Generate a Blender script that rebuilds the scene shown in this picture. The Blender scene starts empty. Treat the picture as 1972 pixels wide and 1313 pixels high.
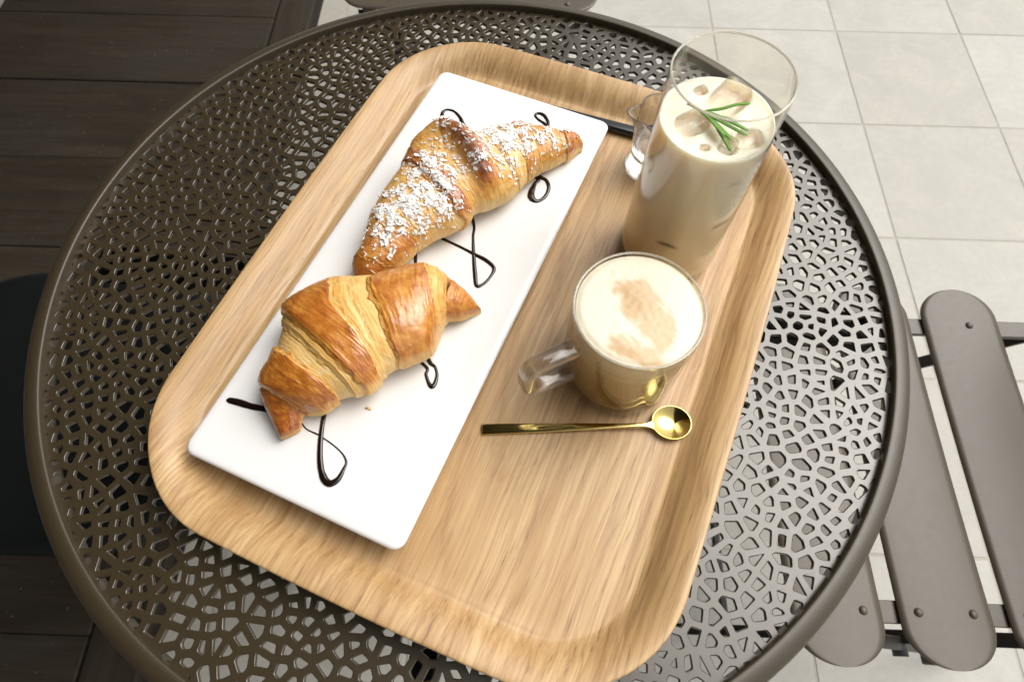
import bpy, bmesh, math, random
import numpy as np
from mathutils import Vector, Matrix, Euler, noise

random.seed(7)
rng = np.random.default_rng(11)
SC = bpy.context.scene
COL = SC.collection
R_ = math.radians
T = 0.72                      # height of the table top above the ground

# ------------------------------------------------------------------ camera
cam_d = bpy.data.cameras.new('camera')
cam_d.sensor_width = 36.0
cam_d.lens = 21.63
cam_d.clip_start = 0.01
cam_d.clip_end = 200
cam_d.dof.use_dof = True
cam_d.dof.focus_distance = 0.42
cam_d.dof.aperture_fstop = 13.0
cam = bpy.data.objects.new('camera', cam_d)
COL.objects.link(cam)
_r = Vector((0.999456, 0.032868, 0.002718))
_u = Vector((-0.030747, 0.898803, 0.437273))
_f = Vector((-0.011930, 0.437119, -0.899325))
M = Matrix((( _r.x, _u.x, -_f.x, 0.0351), (_r.y, _u.y, -_f.y, -0.2291), (_r.z, _u.z, -_f.z, 0.3727 + T), (0, 0, 0, 1)))
cam.matrix_world = M
SC.camera = cam

# ------------------------------------------------------------------ sky, sun, exposure
SUN = Vector((0.58, 0.34, 1.0)).normalized()
world = bpy.data.worlds.new('World'); SC.world = world; world.use_nodes = True
wn, wl = world.node_tree.nodes, world.node_tree.links
wn.clear()
sky = wn.new('ShaderNodeTexSky'); sky.sky_type = 'NISHITA'; sky.sun_disc = False
sky.sun_elevation = math.asin(SUN.z); sky.sun_rotation = math.atan2(SUN.x, SUN.y)
sky.dust_density = 4.0; sky.air_density = 1.0
hs = wn.new('ShaderNodeHueSaturation'); hs.inputs['Saturation'].default_value = 0.22
bg = wn.new('ShaderNodeBackground'); bg.inputs['Strength'].default_value = 0.125
wo = wn.new('ShaderNodeOutputWorld')
wl.new(sky.outputs[0], hs.inputs['Color']); wl.new(hs.outputs[0], bg.inputs['Color']); wl.new(bg.outputs[0], wo.inputs['Surface'])
sun_d = bpy.data.lights.new('sun', 'SUN'); sun_d.energy = 1.4; sun_d.angle = R_(54); sun_d.color = (1.0, 0.95, 0.87)
sun = bpy.data.objects.new('sun', sun_d); COL.objects.link(sun)
sun.rotation_euler = SUN.to_track_quat('Z', 'Y').to_euler(); sun.location = (3, 2, 4)
SC.view_settings.view_transform = 'Standard'
SC.view_settings.look = 'None'
SC.view_settings.gamma = 1.0
SC.view_settings.use_curve_mapping = False
SC.view_settings.exposure = 0.84
SC.render.engine = 'CYCLES'
SC.cycles.use_denoising = True
SC.cycles.max_bounces = 14
SC.cycles.transmission_bounces = 12
SC.cycles.transparent_max_bounces = 12
SC.cycles.sample_clamp_indirect = 6.0

# ------------------------------------------------------------------ helpers
def tag(o, label=None, cat=None, group=None, kind=None):
    if label: o['label'] = label
    if cat: o['category'] = cat
    if group: o['group'] = group
    if kind: o['kind'] = kind
    return o

def empty(name, loc=(0, 0, 0), rz=0.0):
    o = bpy.data.objects.new(name, None); COL.objects.link(o)
    o.location = loc; o.rotation_euler = (0, 0, rz); o.empty_display_size = 0.02
    return o

def link(name, me, mat, parent=None, loc=None, rz=None):
    o = bpy.data.objects.new(name, me); COL.objects.link(o)
    if mat and not me.materials: me.materials.append(mat)
    if parent: o.parent = parent
    if loc is not None: o.location = loc
    if rz is not None: o.rotation_euler = (0, 0, rz)
    return o

def mesh(name, verts, faces, smooth=True):
    me = bpy.data.meshes.new(name)
    me.from_pydata([tuple(v) for v in verts], [], [tuple(f) for f in faces])
    me.update()
    bm = bmesh.new(); bm.from_mesh(me)
    bmesh.ops.recalc_face_normals(bm, faces=bm.faces)
    bm.to_mesh(me); bm.free()
    if smooth:
        me.polygons.foreach_set('use_smooth', [True] * len(me.polygons))
    return me

def copy_tree(o, parent=None):
    c = o.copy(); COL.objects.link(c)
    c.parent = parent
    for ch in list(o.children):
        copy_tree(ch, c)
    return c

def bm_mesh(name, bm, smooth=False):
    me = bpy.data.meshes.new(name)
    bmesh.ops.recalc_face_normals(bm, faces=bm.faces)
    bm.to_mesh(me); bm.free()
    me.polygons.foreach_set('use_smooth', [smooth] * len(me.polygons))
    return me

def box_mesh(name, sx, sy, sz, bev=0.0, seg=2, origin_z=0.0):
    bm = bmesh.new()
    bmesh.ops.create_cube(bm, size=1.0)
    for v in bm.verts:
        v.co = Vector((v.co.x * sx, v.co.y * sy, v.co.z * sz + origin_z))
    if bev > 0:
        bmesh.ops.bevel(bm, geom=list(bm.edges), offset=bev, segments=seg, profile=0.5, affect='EDGES')
    return bm_mesh(name, bm)

def lathe(name, prof, n=96, closed=False):
    """prof: list of (r, z); r = 0 ends are collapsed to a pole."""
    vs, fs, rings = [], [], []
    for r, z in prof:
        if r < 1e-7:
            rings.append([len(vs)]); vs.append((0, 0, z))
        else:
            st = len(vs)
            for k in range(n):
                a = 2 * math.pi * k / n
                vs.append((r * math.cos(a), r * math.sin(a), z))
            rings.append(list(range(st, st + n)))
    prs = list(zip(rings[:-1], rings[1:]))
    if closed: prs.append((rings[-1], rings[0]))
    for A, B in prs:
        for k in range(n):
            k2 = (k + 1) % n
            if len(A) == 1 and len(B) == 1: continue
            if len(A) == 1: fs.append((A[0], B[k], B[k2]))
            elif len(B) == 1: fs.append((A[k], B[0], A[k2]))
            else: fs.append((A[k], A[k2], B[k2], B[k]))
    return mesh(name, vs, fs)

def sweep(name, pts, section, closed_ends=True, up=Vector((0, 0, 1))):
    """pts: [(Vector, sx, sy)], section: [(a, b)] in the frame (side, normal)."""
    vs, fs = [], []
    n = len(section)
    P = [Vector(p[0]) for p in pts]
    for i, (p, sx, sy) in enumerate(pts):
        p = Vector(p)
        tdir = (P[min(i + 1, len(P) - 1)] - P[max(i - 1, 0)]).normalized()
        side = tdir.cross(up)
        side = side.normalized() if side.length > 1e-6 else Vector((1, 0, 0))
        nrm = side.cross(tdir).normalized()
        for a, b in section:
            vs.append(p + side * (a * sx) + nrm * (b * sy))
    for i in range(len(pts) - 1):
        for k in range(n):
            k2 = (k + 1) % n
            fs.append((i * n + k, i * n + k2, (i + 1) * n + k2, (i + 1) * n + k))
    if closed_ends:
        fs.append(tuple(range(n))); fs.append(tuple((len(pts) - 1) * n + k for k in range(n)))
    return mesh(name, vs, fs)

CIRC = [(math.cos(2 * math.pi * k / 16), math.sin(2 * math.pi * k / 16)) for k in range(16)]

def catmull(pts, n):
    P = [np.array(p, float) for p in pts]
    out = []
    m = len(P) - 1
    for i in range(n + 1):
        t = m * i / n
        k = min(int(t), m - 1); u = t - k
        p0 = P[k - 1] if k > 0 else 2 * P[0] - P[1]
        p1, p2 = P[k], P[k + 1]
        p3 = P[k + 2] if k + 2 <= m else 2 * P[m] - P[m - 1]
        out.append(0.5 * ((2 * p1) + (p2 - p0) * u + (2 * p0 - 5 * p1 + 4 * p2 - p3) * u * u + (3 * p1 - p0 - 3 * p2 + p3) * u ** 3))
    return out

def sstep(a, b, x):
    t = np.clip((x - a) / (b - a), 0, 1)
    return t * t * (3 - 2 * t)

def ss1(a, b, x):
    t = (x - a) / (b - a)
    t = 0.0 if t < 0 else 1.0 if t > 1 else t
    return t * t * (3 - 2 * t)

def set_color(me, name, cols):
    at = me.color_attributes.new(name, 'FLOAT_COLOR', 'POINT')
    a = np.ones((len(me.vertices), 4), np.float32); a[:, :cols.shape[1]] = cols
    at.data.foreach_set('color', a.ravel())

# ------------------------------------------------------------------ materials
class NT:
    def __init__(s, name):
        s.m = bpy.data.materials.new(name); s.m.use_nodes = True
        s.t = s.m.node_tree; s.n = s.t.nodes; s.l = s.t.links
        s.b = s.n['Principled BSDF']
    def node(s, typ, **kw):
        nd = s.n.new(typ)
        for k, v in kw.items(): setattr(nd, k, v)
        return nd
    def val(s, sock, v):
        if hasattr(v, 'is_output'): s.l.new(v, sock)
        else: sock.default_value = v
    def set(s, **kw):
        for k, v in kw.items():
            k = {'color': 'Base Color', 'rough': 'Roughness', 'metal': 'Metallic', 'spec': 'Specular IOR Level', 'coat': 'Coat Weight', 'coat_rough': 'Coat Roughness',
                 'ior': 'IOR', 'trans': 'Transmission Weight', 'sss': 'Subsurface Weight', 'sss_scale': 'Subsurface Scale', 'sss_radius': 'Subsurface Radius', 'normal': 'Normal'}[k]
            if isinstance(v, tuple) and len(v) == 3 and k == 'Base Color': v = v + (1,)
            s.val(s.b.inputs[k], v)
        return s
    def coord(s, which='Object', scale=(1, 1, 1), loc=(0, 0, 0), rot=(0, 0, 0)):
        tc = s.node('ShaderNodeTexCoord'); mp = s.node('ShaderNodeMapping')
        s.l.new(tc.outputs[which], mp.inputs['Vector'])
        mp.inputs['Scale'].default_value = scale; mp.inputs['Location'].default_value = loc; mp.inputs['Rotation'].default_value = rot
        return mp.outputs[0]
    def noise(s, vec, scale=5.0, detail=4.0, rough=0.55, dist=0.0):
        nd = s.node('ShaderNodeTexNoise')
        if vec is not None: s.l.new(vec, nd.inputs['Vector'])
        nd.inputs['Scale'].default_value = scale; nd.inputs['Detail'].default_value = detail
        nd.inputs['Roughness'].default_value = rough; nd.inputs['Distortion'].default_value = dist
        return nd.outputs['Fac']
    def ramp(s, fac, stops, interp='LINEAR'):
        nd = s.node('ShaderNodeValToRGB'); cr = nd.color_ramp; cr.interpolation = interp
        while len(cr.elements) > 1: cr.elements.remove(cr.elements[-1])
        for i, (p, c) in enumerate(stops):
            e = cr.elements[0] if i == 0 else cr.elements.new(p)
            e.position = p
            e.color = (c, c, c, 1) if not isinstance(c, tuple) else c + (1,)
        s.val(nd.inputs['Fac'], fac)
        return nd.outputs['Color']
    def math(s, op, a, b=0.0, clamp=False):
        nd = s.node('ShaderNodeMath', operation=op); nd.use_clamp = clamp
        s.val(nd.inputs[0], a); s.val(nd.inputs[1], b)
        return nd.outputs[0]
    def mix(s, fac, a, b, mode='MIX'):
        nd = s.node('ShaderNodeMix', data_type='RGBA', blend_type=mode)
        s.val(nd.inputs[0], fac)
        for sk, v in ((nd.inputs[6], a), (nd.inputs[7], b)):
            s.val(sk, v + (1,) if isinstance(v, tuple) and len(v) == 3 else v)
        return nd.outputs[2]
    def attr(s, name):
        nd = s.node('ShaderNodeAttribute', attribute_name=name)
        return nd
    def bump(s, h, strength=0.3, dist=0.001, normal=None):
        nd = s.node('ShaderNodeBump'); s.l.new(h, nd.inputs['Height'])
        nd.inputs['Strength'].default_value = strength; nd.inputs['Distance'].default_value = dist
        if normal is not None: s.l.new(normal, nd.inputs['Normal'])
        return nd.outputs[0]

def mat_simple(name, color, rough=0.5, **kw):
    return NT(name).set(color=color, rough=rough, **kw).m

def mat_powder(name, color, rough, spec=0.85):
    N = NT(name)
    v = N.coord('Object')
    big = N.noise(v, 9, 5, 0.6)
    col = N.mix(N.ramp(big, [(0.3, 0.0), (0.75, 1.0)]), tuple(c * 0.97 for c in color), tuple(c * 1.03 for c in color))
    fine = N.noise(v, 1400, 2)
    N.set(color=col, rough=N.ramp(N.noise(v, 160, 4), [(0.3, rough - 0.02), (0.8, rough + 0.03)]), spec=spec, normal=N.bump(fine, 0.10, 0.0003))
    return N.m

M_TABLE = mat_powder('brown_powder_coat', (0.038, 0.0275, 0.0135), 0.30, 0.78)
M_RIM = mat_powder('brown_powder_coat_rim', (0.042, 0.031, 0.016), 0.42, 0.55)
M_CHAIR = mat_powder('taupe_powder_coat', (0.070, 0.055, 0.038), 0.44, 0.5)
M_DARKMETAL = mat_simple('dark_metal', (0.025, 0.022, 0.018), 0.45)
M_BLACK = mat_powder('black_plastic', (0.005, 0.006, 0.006), 0.6, 0.15)

def mat_oak():
    N = NT('oak_veneer')
    tc = N.node('ShaderNodeTexCoord')
    # let the fibres wander a little instead of running dead straight
    wn_ = N.node('ShaderNodeTexNoise'); N.l.new(N.coord('Object', (7, 11, 11)), wn_.inputs['Vector']); wn_.inputs['Scale'].default_value = 1.0; wn_.inputs['Detail'].default_value = 3.0
    sub_ = N.node('ShaderNodeVectorMath', operation='SUBTRACT'); N.l.new(wn_.outputs['Color'], sub_.inputs[0]); sub_.inputs[1].default_value = (0.5, 0.5, 0.5)
    mul_ = N.node('ShaderNodeVectorMath', operation='MULTIPLY'); N.l.new(sub_.outputs[0], mul_.inputs[0]); mul_.inputs[1].default_value = (0.0, 0.012, 0.0)
    add_ = N.node('ShaderNodeVectorMath', operation='ADD'); N.l.new(tc.outputs['Object'], add_.inputs[0]); N.l.new(mul_.outputs[0], add_.inputs[1])
    P = add_.outputs[0]
    def mapped(sc):
        mp = N.node('ShaderNodeMapping'); N.l.new(P, mp.inputs['Vector']); mp.inputs['Scale'].default_value = sc
        return mp.outputs[0]
    sep = N.node('ShaderNodeSeparateXYZ'); N.l.new(P, sep.inputs[0])
    low = N.noise(mapped((1.5, 14.0, 1.0)), 1.0, 3, 0.5)
    y = N.math('ADD', N.math('ADD', sep.outputs[1], 0.0495), N.math('MULTIPLY', N.math('SUBTRACT', low, 0.5), 0.03))
    x = N.math('ADD', sep.outputs[0], 0.16)
    par = N.math('ADD', N.math('MULTIPLY', N.math('MULTIPLY', y, y), 11.0), N.math('MULTIPLY', x, -0.13))
    par = N.math('ADD', par, N.math('MULTIPLY', N.noise(mapped((14, 90, 20)), 1.0, 4, 0.6), 0.012))
    ring = N.math('FRACT', N.math('MULTIPLY', par, 88.0))
    ring = N.ramp(ring, [(0.0, 1.0), (0.10, 0.45), (0.45, 0.0), (0.80, 0.10), (0.96, 0.8), (1.0, 1.0)])
    streak = N.noise(mapped((2.2, 95, 30)), 1.0, 6, 0.62)
    fine = N.noise(mapped((12.0, 520, 120)), 1.0, 3, 0.6)
    pore_n = N.noise(mapped((55, 950, 200)), 1.0, 2, 0.5)
    pores = N.ramp(pore_n, [(0.575, 0.0), (0.66, 1.0)])
    a = N.mix(N.ramp(streak, [(0.36, 0.0), (0.62, 1.0)]), (0.415, 0.256, 0.112), (0.552, 0.378, 0.188))
    a = N.mix(N.math('MULTIPLY', ring, N.ramp(streak, [(0.35, 0.60), (0.65, 0.40)])), a, (0.300, 0.160, 0.058))
    a = N.mix(N.ramp(fine, [(0.38, 0.40), (0.52, 0.0)]), a, (0.320, 0.178, 0.070))
    a = N.mix(N.ramp(fine, [(0.58, 0.0), (0.70, 0.30)]), a, (0.64, 0.46, 0.24))
    def lines(sc, w):
        nz = N.noise(mapped(sc), 1.0, 2, 0.5)
        return N.ramp(N.math('ABSOLUTE', N.math('SUBTRACT', nz, 0.5)), [(0.0, 1.0), (w, 0.0)])
    ln = N.math('MAXIMUM', lines((1.5, 64, 12), 0.020), N.math('MULTIPLY', lines((2.4, 150, 25), 0.030), 0.75))
    brk = N.ramp(N.noise(mapped((70, 700, 100)), 1.0, 2, 0.5), [(0.36, 0.45), (0.52, 1.0)])
    a = N.mix(N.math('MULTIPLY', N.math('MULTIPLY', ln, brk), 0.58), a, (0.230, 0.118, 0.045))
    pm = N.math('MULTIPLY', pores, N.math('ADD', N.math('MULTIPLY', ring, 0.75), 0.18))
    a = N.mix(N.math('MULTIPLY', pm, 0.75), a, (0.155, 0.082, 0.038))
    patch = N.noise(N.coord('Object', (22, 16, 16)), 1.0, 3, 0.5)
    a = N.mix(N.ramp(patch, [(0.40, 0.22), (0.60, 0.0)]), a, (0.43, 0.255, 0.10))
    h = N.math('SUBTRACT', fine, N.math('MULTIPLY', pm, 0.8))
    N.set(color=a, rough=N.ramp(streak, [(0.3, 0.50), (0.7, 0.40)]), coat=0.15, coat_rough=0.35, normal=N.bump(h, 0.12, 0.0006))
    return N.m
M_OAK = mat_oak()

def mat_oak_edge():
    N = NT('oak_edge')
    v = N.coord('Object', (30, 30, 900))
    c = N.mix(N.ramp(N.noise(v, 1.0, 2), [(0.4, 0.0), (0.6, 1.0)]), (0.30, 0.17, 0.08), (0.46, 0.30, 0.15))
    N.set(color=c, rough=0.55)
    return N.m

def mat_tile():
    N = NT('stone_tile')
    oi = N.node('ShaderNodeObjectInfo')
    tc = N.node('ShaderNodeTexCoord'); ad = N.node('ShaderNodeVectorMath', operation='ADD')
    sc = N.node('ShaderNodeVectorMath', operation='SCALE'); N.l.new(oi.outputs['Location'], sc.inputs[0]); sc.inputs['Scale'].default_value = 3.7
    N.l.new(tc.outputs['Object'], ad.inputs[0]); N.l.new(sc.outputs[0], ad.inputs[1])
    v = ad.outputs[0]
    cloud = N.noise(v, 9.0, 6, 0.62, 0.6)
    fine = N.noise(v, 70.0, 5, 0.65)
    c = N.mix(N.ramp(cloud, [(0.32, 0.0), (0.68, 1.0)]), (0.335, 0.322, 0.287), (0.430, 0.415, 0.375))
    c = N.mix(N.ramp(fine, [(0.35, 0.28), (0.62, 0.0)]), c, (0.30, 0.285, 0.245))
    pit = N.ramp(N.noise(v, 240.0, 2), [(0.66, 0.0), (0.74, 0.35)])
    c = N.mix(pit, c, (0.26, 0.24, 0.20))
    tint = N.ramp(oi.outputs['Random'], [(0.0, (0.93, 0.92, 0.90)), (1.0, (1.03, 1.03, 1.03))])
    c = N.mix(1.0, c, tint, 'MULTIPLY')
    N.set(color=c, rough=N.ramp(cloud, [(0.3, 0.55), (0.7, 0.70)]), normal=N.bump(fine, 0.15, 0.001))
    return N.m
M_TILE = mat_tile()

def mat_grout():
    N = NT('grout')
    v = N.coord('Object')
    c = N.mix(N.noise(v, 60, 5), (0.31, 0.295, 0.25), (0.40, 0.38, 0.33))
    N.set(color=c, rough=0.9, normal=N.bump(N.noise(v, 300, 3), 0.4, 0.001))
    return N.m
M_GROUT = mat_grout()

def mat_deck():
    N = NT('dark_deck_wood')
    oi = N.node('ShaderNodeObjectInfo')
    tc = N.node('ShaderNodeTexCoord'); ad = N.node('ShaderNodeVectorMath', operation='ADD')
    sc = N.node('ShaderNodeVectorMath', operation='SCALE'); N.l.new(oi.outputs['Location'], sc.inputs[0]); sc.inputs['Scale'].default_value = 5.3
    N.l.new(tc.outputs['Object'], ad.inputs[0]); N.l.new(sc.outputs[0], ad.inputs[1])
    mp = N.node('ShaderNodeMapping'); N.l.new(ad.outputs[0], mp.inputs['Vector']); mp.inputs['Scale'].default_value = (2.2, 34, 10)
    g = N.noise(mp.outputs[0], 1.0, 6, 0.62, 0.4)
    mp2 = N.node('ShaderNodeMapping'); N.l.new(ad.outputs[0], mp2.inputs['Vector']); mp2.inputs['Scale'].default_value = (12, 210, 40)
    g2 = N.noise(mp2.outputs[0], 1.0, 4, 0.6)
    blot = N.noise(ad.outputs[0], 5.0, 4, 0.6)
    c = N.mix(N.ramp(g, [(0.3, 0.0), (0.7, 1.0)]), (0.022, 0.0165, 0.0105), (0.046, 0.035, 0.023))
    c = N.mix(N.ramp(blot, [(0.4, 0.0), (0.7, 0.6)]), c, (0.042, 0.036, 0.027))
    c = N.mix(N.ramp(g2, [(0.35, 0.5), (0.55, 0.0)]), c, (0.022, 0.015, 0.010))
    speck = N.ramp(N.noise(ad.outputs[0], 130.0, 1), [(0.74, 0.0), (0.80, 0.6)])
    c = N.mix(speck, c, (0.16, 0.14, 0.10))
    N.set(color=c, rough=N.ramp(blot, [(0.3, 0.62), (0.7, 0.80)]), spec=0.2, normal=N.bump(g2, 0.35, 0.001))
    return N.m
M_DECK = mat_deck()

M_ROOF = mat_simple('dark_soffit_boards', (0.030, 0.023, 0.016), 0.8)

def mat_glass(name, color=(1, 1, 1), ior=1.47, rough=0.0):
    return NT(name).set(color=color, trans=1.0, ior=ior, rough=rough).m
M_GLASS = mat_glass('clear_glass', (0.985, 0.99, 0.975))
def mat_thin_glass(name, tint, bump=0.0, refract=0.0, ior=1.45, refl=0.035, power=4.0):
    # a thin wall: what is behind shows through, the surface adds a Fresnel-like reflection (Schlick)
    N = NT(name)
    tr = N.node('ShaderNodeBsdfTransparent'); tr.inputs['Color'].default_value = tint + (1,)
    gl = N.node('ShaderNodeBsdfGlossy'); gl.inputs['Roughness'].default_value = 0.02
    lw = N.node('ShaderNodeLayerWeight'); lw.inputs['Blend'].default_value = 0.5
    mx = N.node('ShaderNodeMixShader')
    if bump:
        b = N.bump(N.noise(N.coord('Object'), 160, 3), bump, 0.001)
        N.l.new(b, gl.inputs['Normal']); N.l.new(b, lw.inputs['Normal'])
    fac = N.math('ADD', N.math('MULTIPLY', N.math('POWER', lw.outputs['Facing'], power), 0.8), refl)
    N.l.new(fac, mx.inputs[0]); N.l.new(tr.outputs[0], mx.inputs[1]); N.l.new(gl.outputs[0], mx.inputs[2])
    res = mx.outputs[0]
    if refract:
        g2 = N.node('ShaderNodeBsdfGlass'); g2.inputs['IOR'].default_value = ior; g2.inputs['Roughness'].default_value = 0.0
        if bump: N.l.new(b, g2.inputs['Normal'])
        m2 = N.node('ShaderNodeMixShader'); m2.inputs[0].default_value = refract
        N.l.new(res, m2.inputs[1]); N.l.new(g2.outputs[0], m2.inputs[2]); res = m2.outputs[0]
    N.l.new(res, N.n['Material Output'].inputs['Surface'])
    return N.m
M_WALLGLASS = mat_thin_glass('thin_clear_glass', (0.985, 0.985, 0.965))
M_HANDLE = mat_thin_glass('handle_glass', (0.985, 0.98, 0.96), 0.0, 0.22, 1.40, 0.07, 2.6)
M_JUG = mat_thin_glass('jug_glass', (0.985, 0.985, 0.97), 0.0, 0.75, 1.42, 0.05, 3.0)
M_LIP = NT('glass_lip').set(color=(0.86, 0.84, 0.74), rough=0.06, trans=0.72, ior=1.3, spec=0.9).m
M_ICE = mat_thin_glass('ice', (0.975, 0.965, 0.94), 0.25, 0.30, 1.31)
M_SYRUP = mat_glass('clear_syrup', (0.98, 0.97, 0.95), 1.36)

def mat_ceramic():
    N = NT('white_glazed_ceramic')
    v = N.coord('Object')
    N.set(color=N.mix(N.noise(v, 30, 3), (0.735, 0.728, 0.712), (0.760, 0.754, 0.740)), rough=0.30, spec=0.4, normal=N.bump(N.noise(v, 55, 2), 0.03, 0.001))
    return N.m
M_PLATE = mat_ceramic()
M_CHOC = NT('chocolate_sauce').set(color=(0.010, 0.0045, 0.003), rough=0.16, spec=0.6).m

def mat_gold():
    N = NT('polished_gold_steel')
    v = N.coord('Object', (20, 300, 300))
    N.set(color=(0.66, 0.50, 0.17), metal=1.0, rough=N.ramp(N.noise(v, 1.0, 3), [(0.3, 0.08), (0.8, 0.17)]))
    return N.m
M_GOLD = mat_gold()

def mat_pastry():
    N = NT('croissant_crust')
    at = N.attr('bake'); sp = N.node('ShaderNodeSeparateColor'); N.l.new(at.outputs['Color'], sp.inputs[0])
    bake, glaze, choc = sp.outputs[0], sp.outputs[1], sp.outputs[2]
    v = N.coord('Object')
    n1 = N.noise(v, 85, 6, 0.65, 1.2)
    n2 = N.noise(v, 260, 4, 0.6, 0.4)
    f = N.math('ADD', bake, N.math('MULTIPLY', N.math('SUBTRACT', n1, 0.5), 0.50))
    f = N.math('ADD', f, N.math('MULTIPLY', N.math('SUBTRACT', n2, 0.5), 0.22), clamp=True)
    c = N.ramp(f, [(0.0, (0.74, 0.545, 0.29)), (0.22, (0.72, 0.465, 0.160)), (0.45, (0.63, 0.310, 0.060)), (0.68, (0.44, 0.150, 0.020)), (0.88, (0.250, 0.064, 0.011)), (1.0, (0.13, 0.034, 0.010))])
    c = N.mix(choc, c, (0.030, 0.012, 0.007))
    du_ = N.math('MULTIPLY', N.attr('dust').outputs['Fac'], N.ramp(N.noise(v, 420, 3, 0.6), [(0.42, 0.0), (0.60, 0.85)]))
    c = N.mix(du_, c, (0.80, 0.76, 0.69))
    hgt = N.math('ADD', N.math('MULTIPLY', n2, 0.5), n1)
    N.set(color=c, rough=N.ramp(glaze, [(0.0, 0.55), (1.0, 0.30)]), coat=N.math('MULTIPLY', glaze, 0.75), coat_rough=0.12, spec=0.4,
          sss=0.12, sss_scale=0.003, sss_radius=(1.0, 0.5, 0.25), normal=N.bump(hgt, 0.60, 0.0014))
    return N.m
M_PASTRY = mat_pastry()

def mat_vcol(name, attr, rough, sss=0.0, scale=0.004, grain=0.0, grain_scale=300, coat=0.0, bump=0.0):
    N = NT(name)
    c = N.attr(attr).outputs['Color']
    v = N.coord('Object')
    if grain:
        c = N.mix(N.ramp(N.noise(v, grain_scale, 3), [(0.35, grain), (0.65, 0.0)]), c, (0.42, 0.26, 0.10), 'MULTIPLY')
    N.set(color=c, rough=rough, sss=sss, sss_scale=scale, sss_radius=(1, 0.7, 0.4), coat=coat)
    if bump: N.set(normal=N.bump(N.noise(v, 900, 3), bump, 0.0004))
    return N.m
M_LATTE = mat_vcol('iced_latte_liquid', 'col', 0.30, sss=0.85, scale=0.010)
M_FOAM = mat_vcol('milk_foam', 'col', 0.42, sss=0.3, bump=0.10)
M_COFFEE = mat_vcol('milky_coffee', 'col', 0.25)
M_COCO = NT('coconut').set(color=(0.85, 0.83, 0.795), rough=0.6).m

def mat_leaf():
    N = NT('rosemary_leaf')
    at = N.attr('col').outputs['Color']
    v = N.coord('Object')
    N.set(color=N.mix(N.ramp(N.noise(v, 600, 3), [(0.4, 0.3), (0.7, 0.0)]), at, (0.03, 0.10, 0.006)), rough=0.48, spec=0.3)
    return N.m
M_LEAF = mat_leaf()

# ------------------------------------------------------------------ setting: ground, tiles, deck, roof
bm = bmesh.new()
bmesh.ops.create_grid(bm, x_segments=1, y_segments=1, size=30)
ground = link('ground', bm_mesh('ground', bm), M_GROUT, loc=(0, 0, -0.0009)); tag(ground, kind='structure')
ground['label'] = 'pale stone tiled terrace floor with thin sandy joints'

TX, TY = 0.3225, 0.3275
tile_me = box_mesh('tile', TX - 0.0045, TY - 0.0045, 0.012, 0.0012, 2, -0.006)
tile_me.materials.append(M_TILE)
for i in range(-8, 8):
    for j in range(-5, 6):
        cx = 0.838 + (i - 0.5) * TX; cy = 0.9035 + (j - 0.5) * TY
        if i == -6 or -1.45 < cx < -0.46: continue      # the deck lies here
        if cx < -1.4: cx = -1.5085 - TX * (-7 - i)
        if cx < -2.4 or cx > 2.4: continue
        t = link('tile', tile_me, None, ground)
        t.location = (cx, cy, 0.0009 + random.uniform(-0.0004, 0.0004))
        t.rotation_euler = (random.uniform(-.001, .001), random.uniform(-.001, .001), random.choice((0, math.pi)))

deck = link('deck', box_mesh('deck_joist_bed', 0.83, 3.6, 0.004, 0, 1, 0.0), M_DARKMETAL, loc=(-0.935, 0.55, 0.002)); tag(deck, kind='structure')
deck['label'] = 'dark weathered plank deck beside the pale tiles'
plank_me = box_mesh('plank', 0.722, 0.2392, 0.020, 0.0025, 2, 0.0); plank_me.materials.append(M_DECK)
for k in range(14):
    o = link('plank', plank_me, None, deck)
    o.location = (-0.9845 + 0.935, -0.125 - 0.24 * 4 + 0.24 * k - 0.55 + random.uniform(-0.0008, 0.0008), 0.0135 + random.uniform(-0.0012, 0.0012))
    o.rotation_euler = (random.uniform(-.003, .003), 0, random.uniform(-0.0015, 0.0015))
edge_me = box_mesh('border_board', 3.6, 0.088, 0.024, 0.003, 2, 0.0); edge_me.materials.append(M_DECK)
o = link('plank', edge_me, None, deck, loc=(-0.574 + 0.935, 0.0, 0.0145)); o.rotation_euler = (0, 0, math.pi / 2)

# the overhanging roof the table stands under (out of the picture, it shades the left side)
roof = link('roof', box_mesh('roof', 4.6, 12.0, 0.14, 0.01, 1), M_ROOF, loc=(0.19 - 2.3, 0.5, 2.50)); tag(roof, kind='structure')
wallb = link('unseen_wall_left', box_mesh('wall', 0.2, 12.0, 2.42, 0.0, 1), M_ROOF, loc=(-3.9, 0.5, 1.215)); tag(wallb, kind='structure')  # unseen wall, added to block low sky light from the left

# ------------------------------------------------------------------ table
table = empty('bistro_table', (0, 0, 0))
tag(table, 'round brown metal bistro table with pierced leaf-cell top and rolled rim', 'table')

def clip_poly(poly, nx, ny, d):
    out = []
    n = len(poly)
    for i in range(n):
        a, b = poly[i], poly[(i + 1) % n]
        da = a[0] * nx + a[1] * ny - d; db = b[0] * nx + b[1] * ny - d
        if da <= 0: out.append(a)
        if (da < 0 < db) or (db < 0 < da):
            t = da / (da - db)
            out.append((a[0] + (b[0] - a[0]) * t, a[1] + (b[1] - a[1]) * t))
    return out

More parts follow.
